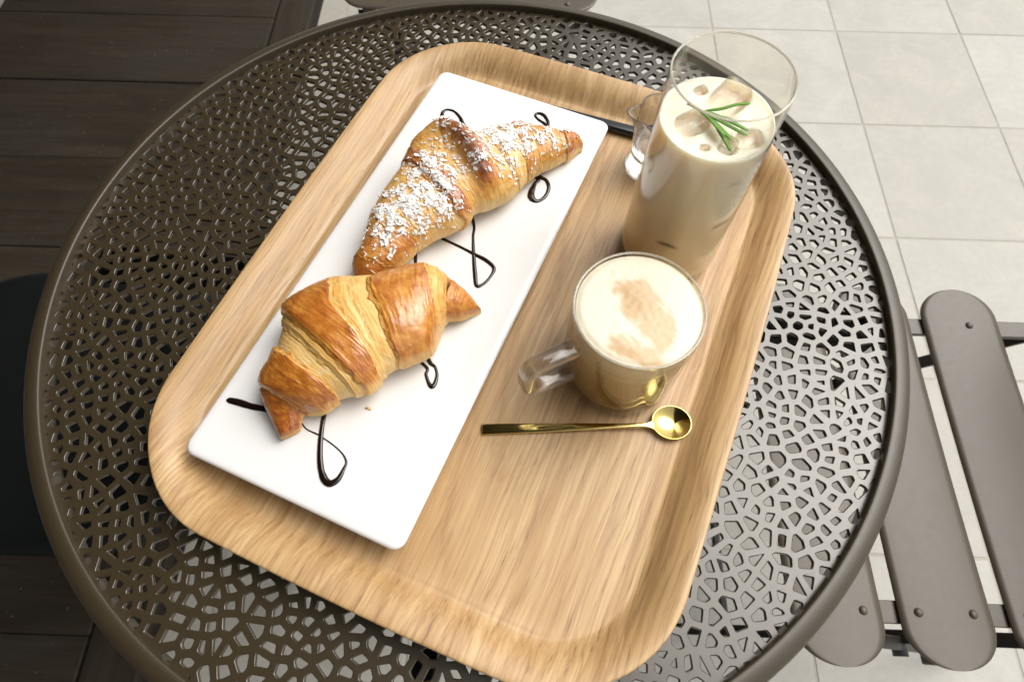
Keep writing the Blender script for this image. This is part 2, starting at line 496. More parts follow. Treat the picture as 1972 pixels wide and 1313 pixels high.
def make_sheet():
    RS, pitch = 0.2890, 0.0112
    # blue-noise style sites with uneven spacing
    cand = rng.uniform(-RS - .02, RS + .02, (36000, 2))
    sites = []
    grid = {}
    for c in cand:
        if c[0] ** 2 + c[1] ** 2 > (RS + .018) ** 2: continue
        dmin = pitch * (0.64 + 0.22 * noise.noise((c[0] * 75, c[1] * 75, 3.3)))
        gx, gy = int(c[0] // pitch), int(c[1] // pitch)
        ok = True
        for a in range(gx - 1, gx + 2):
            for b in range(gy - 1, gy + 2):
                for q in grid.get((a, b), ()):
                    if (q[0] - c[0]) ** 2 + (q[1] - c[1]) ** 2 < dmin * dmin: ok = False; break
                if not ok: break
            if not ok: break
        if ok:
            sites.append((c[0], c[1])); grid.setdefault((gx, gy), []).append((c[0], c[1]))
    S = np.array(sites)
    vs, fs, sm = [], [], []
    def zof(x, y):
        r = math.hypot(x, y)
        return 0.0
    def add(x, y, dz):
        vs.append((x, y, zof(x, y) + dz)); return len(vs) - 1
    for i in range(len(S)):
        p = S[i]
        if p[0] ** 2 + p[1] ** 2 > (RS + .006) ** 2: continue
        d2 = ((S - p) ** 2).sum(1)
        nb = np.argsort(d2)[1:26]
        L = pitch * 3
        poly = [(p[0] - L, p[1] - L), (p[0] + L, p[1] - L), (p[0] + L, p[1] + L), (p[0] - L, p[1] + L)]
        for j in nb:
            q = S[j]; dx, dy = q[0] - p[0], q[1] - p[1]; m = math.hypot(dx, dy)
            nx, ny = dx / m, dy / m
            poly = clip_poly(poly, nx, ny, nx * (p[0] + q[0]) / 2 + ny * (p[1] + q[1]) / 2)
        rp = math.hypot(*p)
        if rp > RS - 0.02:
            for k in range(-8, 9):
                a = math.atan2(p[1], p[0]) + k * 0.012
                poly = clip_poly(poly, math.cos(a), math.sin(a), RS)
        if len(poly) < 3: continue
        # clean duplicate corners
        def clean(pl, tol):
            pl = list(pl); ch = True
            while ch and len(pl) > 3:
                ch = False
                for k in range(len(pl)):
                    a, b = pl[k], pl[(k + 1) % len(pl)]
                    if math.hypot(a[0] - b[0], a[1] - b[1]) < tol:
                        pl[k] = ((a[0] + b[0]) / 2, (a[1] + b[1]) / 2); pl.pop((k + 1) % len(pl)); ch = True; break
            return pl
        cell = clean(poly, 1e-6)
        area = 0.5 * sum(a[0] * b[1] - a[1] * b[0] for a, b in zip(cell, cell[1:] + cell[:1]))
        if area < 1e-6: continue
        web = 0.00160 + 0.00038 * noise.noise((p[0] * 60, p[1] * 60, 9.1))
        hole = list(cell)
        nC = len(cell)
        for k in range(nC):
            a, b = cell[k], cell[(k + 1) % nC]
            m = math.hypot(b[0] - a[0], b[1] - a[1])
            if m < 1e-7: continue
            nx, ny = (b[1] - a[1]) / m, -(b[0] - a[0]) / m
            hole = clip_poly(hole, nx, ny, nx * a[0] + ny * a[1] - web)
            if len(hole) < 3: break
        ok = len(hole) >= 3
        if ok:
            hole = clean(hole, 0.0022)
            ha = 0.5 * sum(a[0] * b[1] - a[1] * b[0] for a, b in zip(hole, hole[1:] + hole[:1]))
            ok = ha > 4e-6
        if not ok:
            fs.append([add(x, y, 0) for x, y in cell]); sm.append(False); continue
        cx = sum(h[0] for h in hole) / len(hole); cy = sum(h[1] for h in hole) / len(hole)
        # rounded corners
        rd = []
        nH = len(hole)
        for k in range(nH):
            a, b, c = hole[k - 1], hole[k], hole[(k + 1) % nH]
            la, lc = math.hypot(a[0] - b[0], a[1] - b[1]), math.hypot(c[0] - b[0], c[1] - b[1])
            ra, rc = min(0.0012, la * 0.36), min(0.0012, lc * 0.36)
            pa = (b[0] + (a[0] - b[0]) / la * ra, b[1] + (a[1] - b[1]) / la * ra)
            pc = (b[0] + (c[0] - b[0]) / lc * rc, b[1] + (c[1] - b[1]) / lc * rc)
            for t in (0.0, 0.33, 0.67, 1.0):
                rd.append(((1 - t) ** 2 * pa[0] + 2 * t * (1 - t) * b[0] + t * t * pc[0], (1 - t) ** 2 * pa[1] + 2 * t * (1 - t) * b[1] + t * t * pc[1]))
        def ring(off, dz):
            o = []
            for x, y in rd:
                m = math.hypot(x - cx, y - cy)
                s = max(0.2, (m - off) / m)
                o.append(add(cx + (x - cx) * s, cy + (y - cy) * s, dz))
            return o
        r0 = ring(0, 0); r1 = ring(0.00035, -0.00012); r2 = ring(0.0006, -0.0005); r3 = ring(0.00065, -0.0024)
        for A, B in ((r0, r1), (r1, r2), (r2, r3)):
            for k in range(len(A)):
                k2 = (k + 1) % len(A)
                fs.append((A[k], A[k2], B[k2], B[k])); sm.append(True)
        # stitch the cell outline to the hole outline by angle
        oc = [add(x, y, 0) for x, y in cell]
        it = ring(0, 0)
        ang = lambda q: math.atan2(q[1] - cy, q[0] - cx)
        oa = sorted((ang(c), v) for c, v in zip(cell, oc)); ia = sorted((ang(c), v) for c, v in zip(rd, it))
        a0 = oa[0][0]
        ia = sorted((((a - a0) % (2 * math.pi)), v) for a, v in ia)
        oa = [(a - a0, v) for a, v in oa]
        no, ni = len(oa), len(ia)
        io = ii = 0
        # start the inner loop at the vertex just before angle 0
        inner = [ia[-1]] + ia[:-1]; inner = [(inner[0][0] - 2 * math.pi, inner[0][1])] + inner[1:]
        while io < no or ii < ni:
            o1 = oa[(io + 1) % no][0] + (2 * math.pi if io + 1 >= no else 0)
            i1 = inner[(ii + 1) % ni][0] + (2 * math.pi if ii + 1 >= ni else 0)
            co, ci = oa[io % no][1], inner[ii % ni][1]
            if io < no and (ii >= ni or o1 <= i1):
                fs.append((co, oa[(io + 1) % no][1], ci)); sm.append(False); io += 1
            else:
                fs.append((co, inner[(ii + 1) % ni][1], ci)); sm.append(False); ii += 1
    me = bpy.data.meshes.new('pierced_top')
    me.from_pydata(vs, [], fs); me.update()
    # top faces must look up
    flip = [k for k, pl in enumerate(me.polygons) if (not sm[k]) and pl.normal.z < 0]
    bm = bmesh.new(); bm.from_mesh(me); bm.faces.ensure_lookup_table()
    bmesh.ops.reverse_faces(bm, faces=[bm.faces[k] for k in flip])
    bm.to_mesh(me); bm.free()
    me.polygons.foreach_set('use_smooth', sm)
    return me

top = link('pierced_top', make_sheet(), M_TABLE, table, loc=(0, 0, T))
rim_prof = [(0.2866, -0.008), (0.2866, 0.0042), (0.2870, 0.0053), (0.2878, 0.0057), (0.2900, 0.0057), (0.2930, 0.0051), (0.2960, 0.0039), (0.2982, 0.0020), (0.2994, -0.0010), (0.2998, -0.005), (0.2992, -0.011), (0.2975, -0.013), (0.288, -0.013)]
link('rolled_rim', lathe('rolled_rim', rim_prof, 240, True), M_RIM, table, loc=(0, 0, T))
def bar_between(name, a, b, w, h, mat, parent, bev=0.001):
    a, b = Vector(a), Vector(b); d = b - a
    me = box_mesh(name, d.length, w, h, bev)
    o = link(name, me, mat, parent)
    q = d.to_track_quat('X', 'Z')
    o.location = (a + b) / 2; o.rotation_mode = 'QUATERNION'; o.rotation_quaternion = q
    return o
bar_between('brace', (-0.283, 0.0165, T - 0.021), (0.283, -0.0225, T - 0.021), 0.027, 0.010, M_BLACK, table)
bar_between('brace', (0.050, 0.275, T - 0.033), (-0.020, -0.278, T - 0.033), 0.016, 0.010, M_BLACK, table)
link('pedestal', lathe('pedestal', [(0, 0.03), (0.025, 0.03), (0.022, 0.06), (0.019, 0.4), (0.022, T - 0.06), (0.045, T - 0.042), (0.045, T - 0.038), (0, T - 0.038)], 32), M_DARKMETAL, table)
for k in range(4):
    a = math.pi / 4 + k * math.pi / 2
    bar_between('foot', (0.015 * math.cos(a), 0.015 * math.sin(a), 0.045), (0.19 * math.cos(a), 0.19 * math.sin(a), 0.014), 0.028, 0.014, M_DARKMETAL, table, 0.003)

# ------------------------------------------------------------------ chairs
def stadium(L, W, n=14):
    r = W / 2; pts = []
    for k in range(n + 1):
        a = -math.pi / 2 + math.pi * k / n
        pts.append((r * math.cos(a) , L / 2 - r + r * math.sin(a) if False else 0))
    pts = []
    for k in range(n + 1):
        a = math.pi * k / n
        pts.append((r * math.cos(a), L / 2 - r * 0.8 + r * 0.8 * math.sin(a)))
    for k in range(n + 1):
        a = math.pi + math.pi * k / n
        pts.append((r * math.cos(a), -L / 2 + r * 0.8 + r * 0.8 * math.sin(a)))
    return pts
def slat_mesh(L, W, th, dish):
    r = W / 2; e = r * 0.85
    ys = [-L / 2 + e * (1 - math.cos(k / 14 * math.pi / 2)) for k in range(15)]
    ys += [-L / 2 + e + (L - 2 * e) * k / 12 for k in range(1, 12)] + [-y for y in reversed(ys)]
    nx = 12
    vs, fs = [], []
    for lay in (0, 1):
        for y in ys:
            t = max(0.0, (abs(y) - (L / 2 - e)) / e)
            hwid = max(0.0006, r * math.sqrt(max(0.0, 1 - t * t)))
            for i in range(nx + 1):
                u = -1 + 2 * i / nx
                x = hwid * u
                z = -dish * (1 - (2 * y / L) ** 2) + 0.0022 * (1 - (x / r) ** 2) - lay * th
                if lay == 0 and (i in (0, nx)): z -= 0.0004
                vs.append((x, y, z))
    m = nx + 1; n = len(ys)
    for lay in (0, 1):
        o = lay * n * m
        for j in range(n - 1):
            for i in range(nx):
                fs.append((o + j * m + i, o + j * m + i + 1, o + (j + 1) * m + i + 1, o + (j + 1) * m + i))
    for j in range(n - 1):
        for i in (0, nx):
            fs.append((j * m + i, (j + 1) * m + i, n * m + (j + 1) * m + i, n * m + j * m + i))
    for j in (0, n - 1):
        for i in range(nx):
            fs.append((j * m + i, j * m + i + 1, n * m + j * m + i + 1, n * m + j * m + i))
    return mesh('seat_slat', vs, fs)
rivet_me = lathe('rivet', [(0, 0.0026), (0.0022, 0.0024), (0.0038, 0.0012), (0.0044, 0.0)], 20)
def make_chair():
    """origin on the floor under the middle of the front seat edge; +x runs to the back"""
    c = empty('bistro_chair')
    sm = slat_mesh(0.412, 0.0885, 0.0018, 0.004); sm.materials.append(M_CHAIR)
    if not rivet_me.materials: rivet_me.materials.append(M_CHAIR)
    z = 0.45
    for x in (0.045, 0.1505, 0.256, 0.392):
        k = x / 0.1055
        s = link('seat_slat', sm, None, c, loc=(x, 0, z - 0.001 * k))
        spots = [(-0.026, -0.157), (0.026, -0.157), (0.0 + 0.008, 0.158)]
        for rx, ry in spots:
            link('rivet', rivet_me, None, s, loc=(rx, ry, -0.004 * (1 - (2 * ry / .412) ** 2) + 0.0025 * (1 - (2 * rx / .0885) ** 2) - 0.0002))
    for y in (-0.157, 0.158):
        bar_between('side_rail', (0.005, y, z - 0.0095), (0.46, y, z - 0.0125), 0.021, 0.006, M_CHAIR, c)
    for s in (-1, 1):
        y = 0.188 * s
        bar_between('leg', (0.46, y, 0.0), (0.03, y - .012 * s, z - 0.030), 0.016, 0.006, M_DARKMETAL, c)
        bar_between('leg', (0.00, y - .020 * s, 0.0), (0.42, y - .010 * s, z - 0.020), 0.016, 0.006, M_DARKMETAL, c)
        o = link('pivot', lathe('pivot', [(0, -0.012), (0.009, -0.012), (0.009, 0.012), (0, 0.012)], 16), M_DARKMETAL, c, loc=(0.225, y - .004 * s, 0.225)); o.rotation_euler = (math.pi / 2, 0, 0)
        bar_between('back_post', (0.42, y - .012 * s, z - 0.03), (0.52, y - .012 * s, 0.82), 0.020, 0.007, M_CHAIR, c)
        o = link('rail_bracket', box_mesh('rail_bracket', 0.024, 0.012, 0.026, 0.002), M_CHAIR, c, loc=(0.145, 0.196 * s, z - 0.018))
    bar_between('stretcher', (0.06, -0.17, 0.06), (0.06, 0.17, 0.06), 0.012, 0.012, M_DARKMETAL, c, 0.003)
    for zz, xx in ((0.62, 0.466), (0.75, 0.503)):
        bar_between('back_slat', (xx, -0.19, zz), (xx, 0.19, zz), 0.006, 0.06, M_CHAIR, c, 0.002)
    return c
chair = make_chair()
chair.location = (0.302, -0.035, 0)
tag(chair, 'taupe metal slatted bistro chair on pale tiles right of the table', 'chair', 'slatted metal bistro chairs around the table')
chair2 = copy_tree(chair)
chair2.location = (-0.062, 0.660, 0); chair2.rotation_euler = (0, 0, math.pi / 2)
tag(chair2, 'slatted metal bistro chair peeking out behind the far edge of the table', 'chair')

stool = empty('black_stool', (-0.485, 0.0, 0))
tag(stool, 'black rounded seat standing on the dark deck left of the table', 'stool')
for sx in (-1, 1):
    for sy in (-1, 1):
        bar_between('leg', (0.17 * sx, 0.14 * sy, 0.02), (0.13 * sx, 0.10 * sy, 0.41), 0.022, 0.022, M_DARKMETAL, stool, 0.004)

# ------------------------------------------------------------------ tray
def rrect(hl, hw, r, n=14):
    pts = []
    for sx, sy, a0 in ((1, 1, 0), (-1, 1, 0.5), (-1, -1, 1.0), (1, -1, 1.5)):
        for k in range(n + 1):
            a = (a0 + 0.5 * k / n) * math.pi
            pts.append((sx * (hl - r) + r * math.cos(a), sy * (hw - r) + r * math.sin(a)))
    return pts
def loft(name, rings):
    """rings: lists of 3-D points of equal length; first and last are capped."""
    vs, fs = [], []
    n = len(rings[0])
    for rg in rings: vs += rg
    for i in range(len(rings) - 1):
        for k in range(n):
            k2 = (k + 1) % n
            fs.append((i * n + k, i * n + k2, (i + 1) * n + k2, (i + 1) * n + k))
    fs.append(tuple(range(n))); fs.append(tuple((len(rings) - 1) * n + k for k in range(n)))
    return mesh(name, vs, fs)
def densify(pts, step):
    out = []
    for a, b in zip(pts, pts[1:] + pts[:1]):
        m = max(1, int(math.hypot(b[0] - a[0], b[1] - a[1]) / step))
        out += [(a[0] + (b[0] - a[0]) * t / m, a[1] + (b[1] - a[1]) * t / m) for t in range(m)]
    return out
TRAY_C, TRAY_A = (0.0235, -0.0175), 1.204
ZF = T + 0.006
base_rr = densify(rrect(0.1864, 0.1402, 0.048, 20), 0.012)
def offs(d, z):
    out = []
    hl, hw, r = 0.1864 - 0.048, 0.1402 - 0.048, 0.048
    for x, y in base_rr:
        cx, cy = max(-hl, min(hl, x)), max(-hw, min(hw, y))
        vx, vy = x - cx, y - cy; m = math.hypot(vx, vy)
        s = (m + d) / m
        b = 0.0035 * max(0, d) / 0.0225
        px, py = cx + vx * s, cy + vy * s
        px += math.copysign(b * max(0, 1 - (py / 0.15) ** 2), px) if abs(vx) > abs(vy) else 0
        py += math.copysign(b * max(0, 1 - (px / 0.2) ** 2), py) if abs(vy) > abs(vx) else 0
        out.append((px, py, z))
    return out
prof = [(-0.012, 0.0), (-0.0055, 0.0), (-0.0030, 0.0004), (-0.0012, 0.0006), (0.0, 0.0006), (0.0015, 0.0012), (0.0040, 0.0034), (0.0070, 0.0067), (0.0100, 0.0096), (0.0130, 0.0117), (0.0165, 0.0134),
        (0.0200, 0.0145), (0.0222, 0.0149), (0.0230, 0.0147), (0.0234, 0.0140), (0.0233, 0.0128), (0.0226, 0.0120), (0.0195, 0.0108), (0.0150, 0.0090), (0.0105, 0.0055), (0.0065, 0.0010), (0.0030, -0.0030), (0.0, -0.0045), (-0.006, -0.0048)]
tray = link('wooden_tray', loft('wooden_tray', [offs(d, z) for d, z in prof]), M_OAK, loc=(TRAY_C[0], TRAY_C[1], ZF), rz=TRAY_A)
tag(tray, 'rectangular oak veneer serving tray with rounded raised rim on the metal table', 'tray')

# slim black bar lying against the far rim
def trl(L, W, z): 
    c, s = math.cos(TRAY_A), math.sin(TRAY_A)
    return (TRAY_C[0] + c * L - s * W, TRAY_C[1] + s * L + c * W, z)
bb = link('black_bar', box_mesh('black_bar', 0.0088, 0.150, 0.0060, 0.0020, 4), NT('glossy_black').set(color=(0.006, 0.007, 0.009), rough=0.18).m, loc=trl(0.1742, -0.020, ZF + 0.0034), rz=TRAY_A + 0.060)
bb.data.polygons.foreach_set('use_smooth', [True] * len(bb.data.polygons))
tag(bb, 'slim glossy black bar lying between white plate and far tray rim', 'bar')

# cushion of the stool
def sq(d, z): return [(x, y, z) for x, y in rrect(0.195 - d, 0.167 - d, 0.135 - d, 16)]
link('seat', loft('seat', [sq(0.06, 0.448), sq(0.03, 0.4478), sq(0.014, 0.446), sq(0.005, 0.441), sq(0.0, 0.432), sq(0.0, 0.418), sq(0.006, 0.408), sq(0.03, 0.405)]), M_BLACK, stool)

# ------------------------------------------------------------------ plate
PL_C, PL_A, ZP = (-0.0298, -0.0041), 1.1931, T + 0.024
def pr(hl, hw, r, z): return [(x, y, z) for x, y in rrect(hl, hw, r, 8)]
hl, hw = 0.1704, 0.0716
rings = [pr(hl - 0.030, hw - 0.030, 0.003, 0.0), pr(hl - 0.0050, hw - 0.0050, 0.004, 0.0), pr(hl - 0.0022, hw - 0.0022, 0.0055, -0.00015), pr(hl - 0.0009, hw - 0.0009, 0.0065, -0.0006), pr(hl, hw, 0.007, -0.0017),
         pr(hl - 0.0002, hw - 0.0002, 0.007, -0.0044), pr(hl - 0.0012, hw - 0.0012, 0.0065, -0.0058), pr(hl - 0.004, hw - 0.004, 0.007, -0.0066), pr(hl - 0.020, hw - 0.020, 0.006, -0.0074),
         pr(hl - 0.022, hw - 0.022, 0.006, -0.0172), pr(hl - 0.024, hw - 0.024, 0.006, -0.0178), pr(hl - 0.030, hw - 0.030, 0.005, -0.0178)]
plate = link('serving_plate', loft('serving_plate', rings), M_PLATE, loc=(PL_C[0], PL_C[1], ZP), rz=PL_A)
tag(plate, 'long white rectangular ceramic plate carrying two croissants', 'plate')

# chocolate sauce: one looping drizzle squeezed over the plate
S_ = {
 'end': [(-0.1398, -0.1046), (-0.1316, -0.1063), (-0.121, -0.1089), (-0.102, -0.110), (-0.0784, -0.098)],
 'loop1': [(-0.0784, -0.098), (-0.0796, -0.1146), (-0.079, -0.1289), (-0.077, -0.1411), (-0.0738, -0.1493), (-0.0697, -0.1527), (-0.0654, -0.1502), (-0.063, -0.1442), (-0.0622, -0.14), (-0.0653, -0.1352), (-0.0716, -0.1302), (-0.081, -0.1246), (-0.09, -0.1201), (-0.098, -0.108)],
 'loop2': [(-0.098, -0.108), (-0.075, -0.07), (-0.045, -0.065), (-0.0227, -0.0785), (-0.0215, -0.0843), (-0.019, -0.0904), (-0.017, -0.092), (-0.0153, -0.0893), (-0.0148, -0.0841), (-0.0165, -0.079), (-0.0210, -0.074), (-0.03, -0.05), (-0.0352, -0.0119), (-0.0371, 0.0066)],
 'loop3': [(-0.0371, 0.0066), (-0.036, 0.02), (-0.027, 0.020), (-0.0152, 0.0142), (-0.0064, 0.0098), (0.0028, 0.0046), (0.0111, -0.0001), (0.0166, -0.0061), (0.0145, -0.013), (0.01, -0.0188), (0.006, -0.0201), (0.0045, -0.0126), (0.0025, 0.0038), (0.0012, 0.0186), (0.0004, 0.0321), (-0.012, 0.07), (-0.025, 0.105)],
 'loop5': [(-0.025, 0.105), (-0.0287, 0.1265), (-0.0292, 0.133), (-0.0263, 0.1363), (-0.0206, 0.1349), (-0.0154, 0.1286), (-0.0108, 0.1192), (0.008, 0.095), (0.030, 0.084)],
 'loop4': [(0.030, 0.084), (0.0445, 0.0715), (0.0428, 0.0666), (0.0403, 0.0581), (0.0411, 0.053), (0.0452, 0.0509), (0.0503, 0.0552), (0.0528, 0.0632), (0.0509, 0.0698), (0.0460, 0.0750), (0.048, 0.095)],
 'loop6': [(0.048, 0.095), (0.0525, 0.115), (0.0505, 0.123), (0.0441, 0.1291), (0.042, 0.1333), (0.0448, 0.1351), (0.0488, 0.133), (0.0516, 0.1273), (0.0521, 0.122), (0.052, 0.11)]}
WID = {'end': [1.7, 2.0, 1.9, 1.4, 1.1], 'loop1': [1.1, 1.3, 1.5, 1.7, 2.0, 2.1, 1.5, 1.0, 0.7, 0.45, 0.4, 0.45, 0.4, 0.4]}
sv, sf = [], []
for key, pts in S_.items():
    w = WID.get(key)
    if w is None:
        w = [1.15 + 0.25 * math.sin(i * 1.3) for i in range(len(pts))]
    q = [(x, y, ww) for (x, y), ww in zip(pts, w)]
    if key == 'loop4': q = [(x, y, (2.3 if 2 < i < 5 else 1.3)) for i, (x, y, _) in enumerate(q)]
    path = catmull(q, len(q) * 9)
    st = len(sv); n = 12
    for i, p in enumerate(path):
        a = path[min(i + 1, len(path) - 1)]; b = path[max(i - 1, 0)]
        dx, dy = a[0] - b[0], a[1] - b[1]; m = math.hypot(dx, dy) or 1
        sx, sy = -dy / m, dx / m
        wd = max(0.25, p[2]) * 0.00108 * (1 + 0.10 * noise.noise((p[0] * 220, p[1] * 220, 1.0)))
        if key == 'end' and i < 4: wd *= (0.35, 0.7, 0.88, 0.97)[i]
        for k in range(n):
            an = 2 * math.pi * k / n
            sv.append((p[0] + sx * wd * math.cos(an), p[1] + sy * wd * math.cos(an), ZP + 0.0001 + max(-0.1, math.sin(an)) * wd * 0.6))
    for i in range(len(path) - 1):
        for k in range(n):
            k2 = (k + 1) % n
            sf.append((st + i * n + k, st + i * n + k2, st + (i + 1) * n + k2, st + (i + 1) * n + k))
    sf.append(tuple(st + k for k in range(n))); sf.append(tuple(st + (len(path) - 1) * n + k for k in range(n)))
sauce = link('chocolate_drizzle', mesh('chocolate_drizzle', sv, sf), M_CHOC)
tag(sauce, 'dark chocolate sauce drizzled in loops across the white plate', 'sauce')

# ------------------------------------------------------------------ croissants
def croissant(F, B, H, bounds, bands, nu, nv, seed, extra=None, streak=0.5, z0=ZP, flat=1.0):
    """F/B: front and back outline per section; bounds: (front, top, back) section index where a dough layer ends;
    bands: (lift mm, bake, puff mm, glaze) of each layer."""
    Ns = len(F)
    sec = np.array(catmull([tuple(f) + tuple(b) + (h,) for f, b, h in zip(F, B, H)], nu))
    ts = np.linspace(0, Ns - 1, nu + 1)
    verts, cols, tp = [], [], []
    ph = np.linspace(0, 2 * math.pi, nv, endpoint=False)
    for i, t in enumerate(ts):
        fx, fy, bx, by, h = sec[i]
        mx, my = (fx + bx) / 2, (fy + by) / 2
        dx, dy = bx - fx, by - fy; hw = math.hypot(dx, dy) / 2; dx, dy = dx / (2 * hw + 1e-9), dy / (2 * hw + 1e-9)
        for p in ph:
            a, b = -math.cos(p), math.sin(p)
            s = p / math.pi if p <= math.pi else (2 * math.pi - p) / math.pi
            wob = 0.10 * noise.noise((s * 4.0, t * 1.2, seed)) + 0.05 * noise.noise((s * 13.0, t * 2.0, seed + 5))
            bd = []
            for (f0, t0, b0) in bounds:
                L0 = (1 - s) * (1 - 2 * s) * f0 + 4 * s * (1 - s) * t0 + s * (2 * s - 1) * b0
                bd.append(L0 + wob)
            k = sum(1 for x in bd if t > x)
            lo = bd[k - 1] if k > 0 else -0.6
            hi = bd[k] if k < len(bd) else Ns - 1 + 0.6
            lift, bake, gl = bands[0][0], bands[0][1], bands[0][3]
            for j, x in enumerate(bd):
                w = 0.07
                st = ss1(-w, w, t - x)
                lift += (bands[j + 1][0] - bands[j][0]) * st
                st2 = ss1(-0.05, 0.05, t - x + 0.05 * noise.noise((s * 22, t * 3, seed + 2)))
                bake += (bands[j + 1][1] - bands[j][1]) * st2; gl += (bands[j + 1][3] - bands[j][3]) * st2
            q = min(1, max(0, (t - lo) / max(1e-3, hi - lo)))
            puff = bands[k][2] * (4 * q * (1 - q)) ** 0.6
            # laminated layer lines next to the edges and along the layers
            dl = min(abs(t - x) for x in bd) if bd else 9
            fq = ((t - lo) * 8.5 + 0.9 * noise.noise((s * 5, t, seed + 7)) + 0.35 * noise.noise((s * 17, t, seed + 8))) % 1.0
            lam = (fq * 2 - 1 if fq < 0.86 else 1 - (fq - 0.86) / 0.14 * 2) * math.exp(-dl / 0.30)
            skew = (t - lo) * 9.0
            stv = noise.noise((skew + 2 * noise.noise((s * 3, t * .7, seed + 1)), s * 4.5, seed + 11)) + 0.5 * noise.noise((skew * 2.7, s * 7.0, seed + 12))
            wr = noise.noise((t * 2.1, s * 9.0, seed + 20)) + 0.5 * noise.noise((t * 5.0, s * 20.0, seed + 21))
            mot = noise.noise((t * 3.2, s * 11.0, seed + 31)) + 0.6 * noise.noise((t * 8.0, s * 26.0, seed + 32))
            d = (lift + puff + 0.22 * mot * (0.3 + gl) + 0.22 * lam + streak * 0.30 * stv + 0.28 * wr) * 0.001
            if extra: 
                ex = extra(t, s, p); d += ex[0] * 0.001; bake += ex[1]; gl += ex[2]
            side = ss1(-0.25, 0.50, b)
            bk = bake * (0.30 + 0.70 * side) + 0.085 * stv * (0.4 + gl) + 0.10 * mot - 0.10 * lam + 0.06 * wr + 0.16 * gl * math.exp(-(dl / 0.07) ** 2)
            ch = extra(t, s, p)[3] if extra else 0.0
            taper = min(1.0, hw / 0.012)
            d *= taper
            ee = 0.86
            ca = math.copysign(abs(a) ** ee, a); cb = math.copysign(abs(b) ** ee, b)
            rr = hw * ca + a * d
            zz = z0 + 0.42 * h + (0.58 * h if b > 0 else 0.42 * h) * cb + b * d
            zz = max(zz, z0 + 0.0002)
            verts.append((mx + dx * rr, my + dy * rr, zz))
            cols.append((min(1, max(0, bk)), min(1, max(0, gl * side)), ch))
            tp.append((t, s, b))
    fs = []
    for i in range(nu):
        for k in range(nv):
            k2 = (k + 1) % nv
            fs.append((i * nv + k, i * nv + k2, (i + 1) * nv + k2, (i + 1) * nv + k))
    n0 = len(verts)
    for base, t in ((0, 0), (nu * nv, nu)):
        c = np.mean(np.array(verts[base:base + nv]), 0)
        verts.append(tuple(c)); cols.append((0.62, 0.2, 0))
        ci = len(verts) - 1
        for k in range(nv): fs.append((base + k, base + (k + 1) % nv, ci))
    me = mesh('croissant', verts, fs)
    set_color(me, 'bake', np.array(cols, np.float32))
    return me, np.array(verts[:n0]), np.array(tp)

def grid_normals(v, nu, nv, tp):
    V = v.reshape(nu + 1, nv, 3)
    du = np.zeros_like(V); du[1:-1] = V[2:] - V[:-2]; du[0] = V[1] - V[0]; du[-1] = V[-1] - V[-2]
    dv = np.roll(V, -1, 1) - np.roll(V, 1, 1)
    C = np.cross(du, dv); ar = np.linalg.norm(C, axis=2)
    N_ = C / (ar[..., None] + 1e-12)
    up = tp[:, 2].reshape(nu + 1, nv)
    N_ *= np.where((N_[..., 2] * np.sign(up + 1e-6) < 0)[..., None], -1, 1)
    return V, N_, ar, up

def flaky_edges(parent, V, Nn, Ns, bounds, specs, seed):
    """thin ragged leaves of crust that lift off along the layer edges"""
    nu, nv = V.shape[0] - 1, V.shape[1]
    def samp(t, s_):
        i = min(max(t, 0), Ns - 1) / (Ns - 1) * nu; k = s_ * nv / 2
        i0 = min(int(i), nu - 1); k0 = int(k) % nv; fi, fk = i - i0, k - int(k)
        f = lambda A: (A[i0, k0] * (1 - fi) + A[i0 + 1, k0] * fi) * (1 - fk) + (A[i0, (k0 + 1) % nv] * (1 - fi) + A[i0 + 1, (k0 + 1) % nv] * fi) * fk
        return f(V), f(Nn)
    for (bi, sgn, s0, s1, width, lift, bk) in specs:
        f0, t0, b0 = bounds[bi]
        n, m = 90, 5
        vs, fs, cs = [], [], []
        for a in range(n + 1):
            s_ = s0 + (s1 - s0) * a / n
            L0 = (1 - s_) * (1 - 2 * s_) * f0 + 4 * s_ * (1 - s_) * t0 + s_ * (2 * s_ - 1) * b0
            wob = 0.10 * noise.noise((s_ * 4.0, L0 * 1.2, seed)) + 0.05 * noise.noise((s_ * 13.0, L0 * 2.0, seed + 5))
            rag = 0.55 + 0.45 * noise.noise((s_ * 16, bi * 3.1, seed)) + 0.35 * noise.noise((s_ * 55, bi * 3.1, seed + 2)) + 0.2 * noise.noise((s_ * 140, bi, seed + 3))
            rag *= min(1, 8 * a / n, 8 * (1 - a / n))
            for b in range(m + 1):
                q = b / m
                p, nn = samp(L0 + wob + sgn * (-0.10 + (0.10 + width * max(0.05, rag)) * q), s_)
                lf = -0.0003 + lift * q ** 1.5 * (0.6 + 0.6 * noise.noise((s_ * 20, bi * 7.0, seed + 9)))
                vs.append(p + nn * lf); cs.append((min(1, max(0, bk + 0.15 * noise.noise((s_ * 30, q * 3, seed)) + 0.14 * (q > 0.7))), 0.5, 0))
        for a in range(n):
            for b in range(m):
                fs.append((a * (m + 1) + b, (a + 1) * (m + 1) + b, (a + 1) * (m + 1) + b + 1, a * (m + 1) + b + 1))
        me = mesh('crust_flake', vs, fs); set_color(me, 'bake', np.array(cs, np.float32))
        o = link('crust_flake', me, M_PASTRY, parent)
        sol = o.modifiers.new('thick', 'SOLIDIFY'); sol.thickness = 0.00022; sol.offset = 0

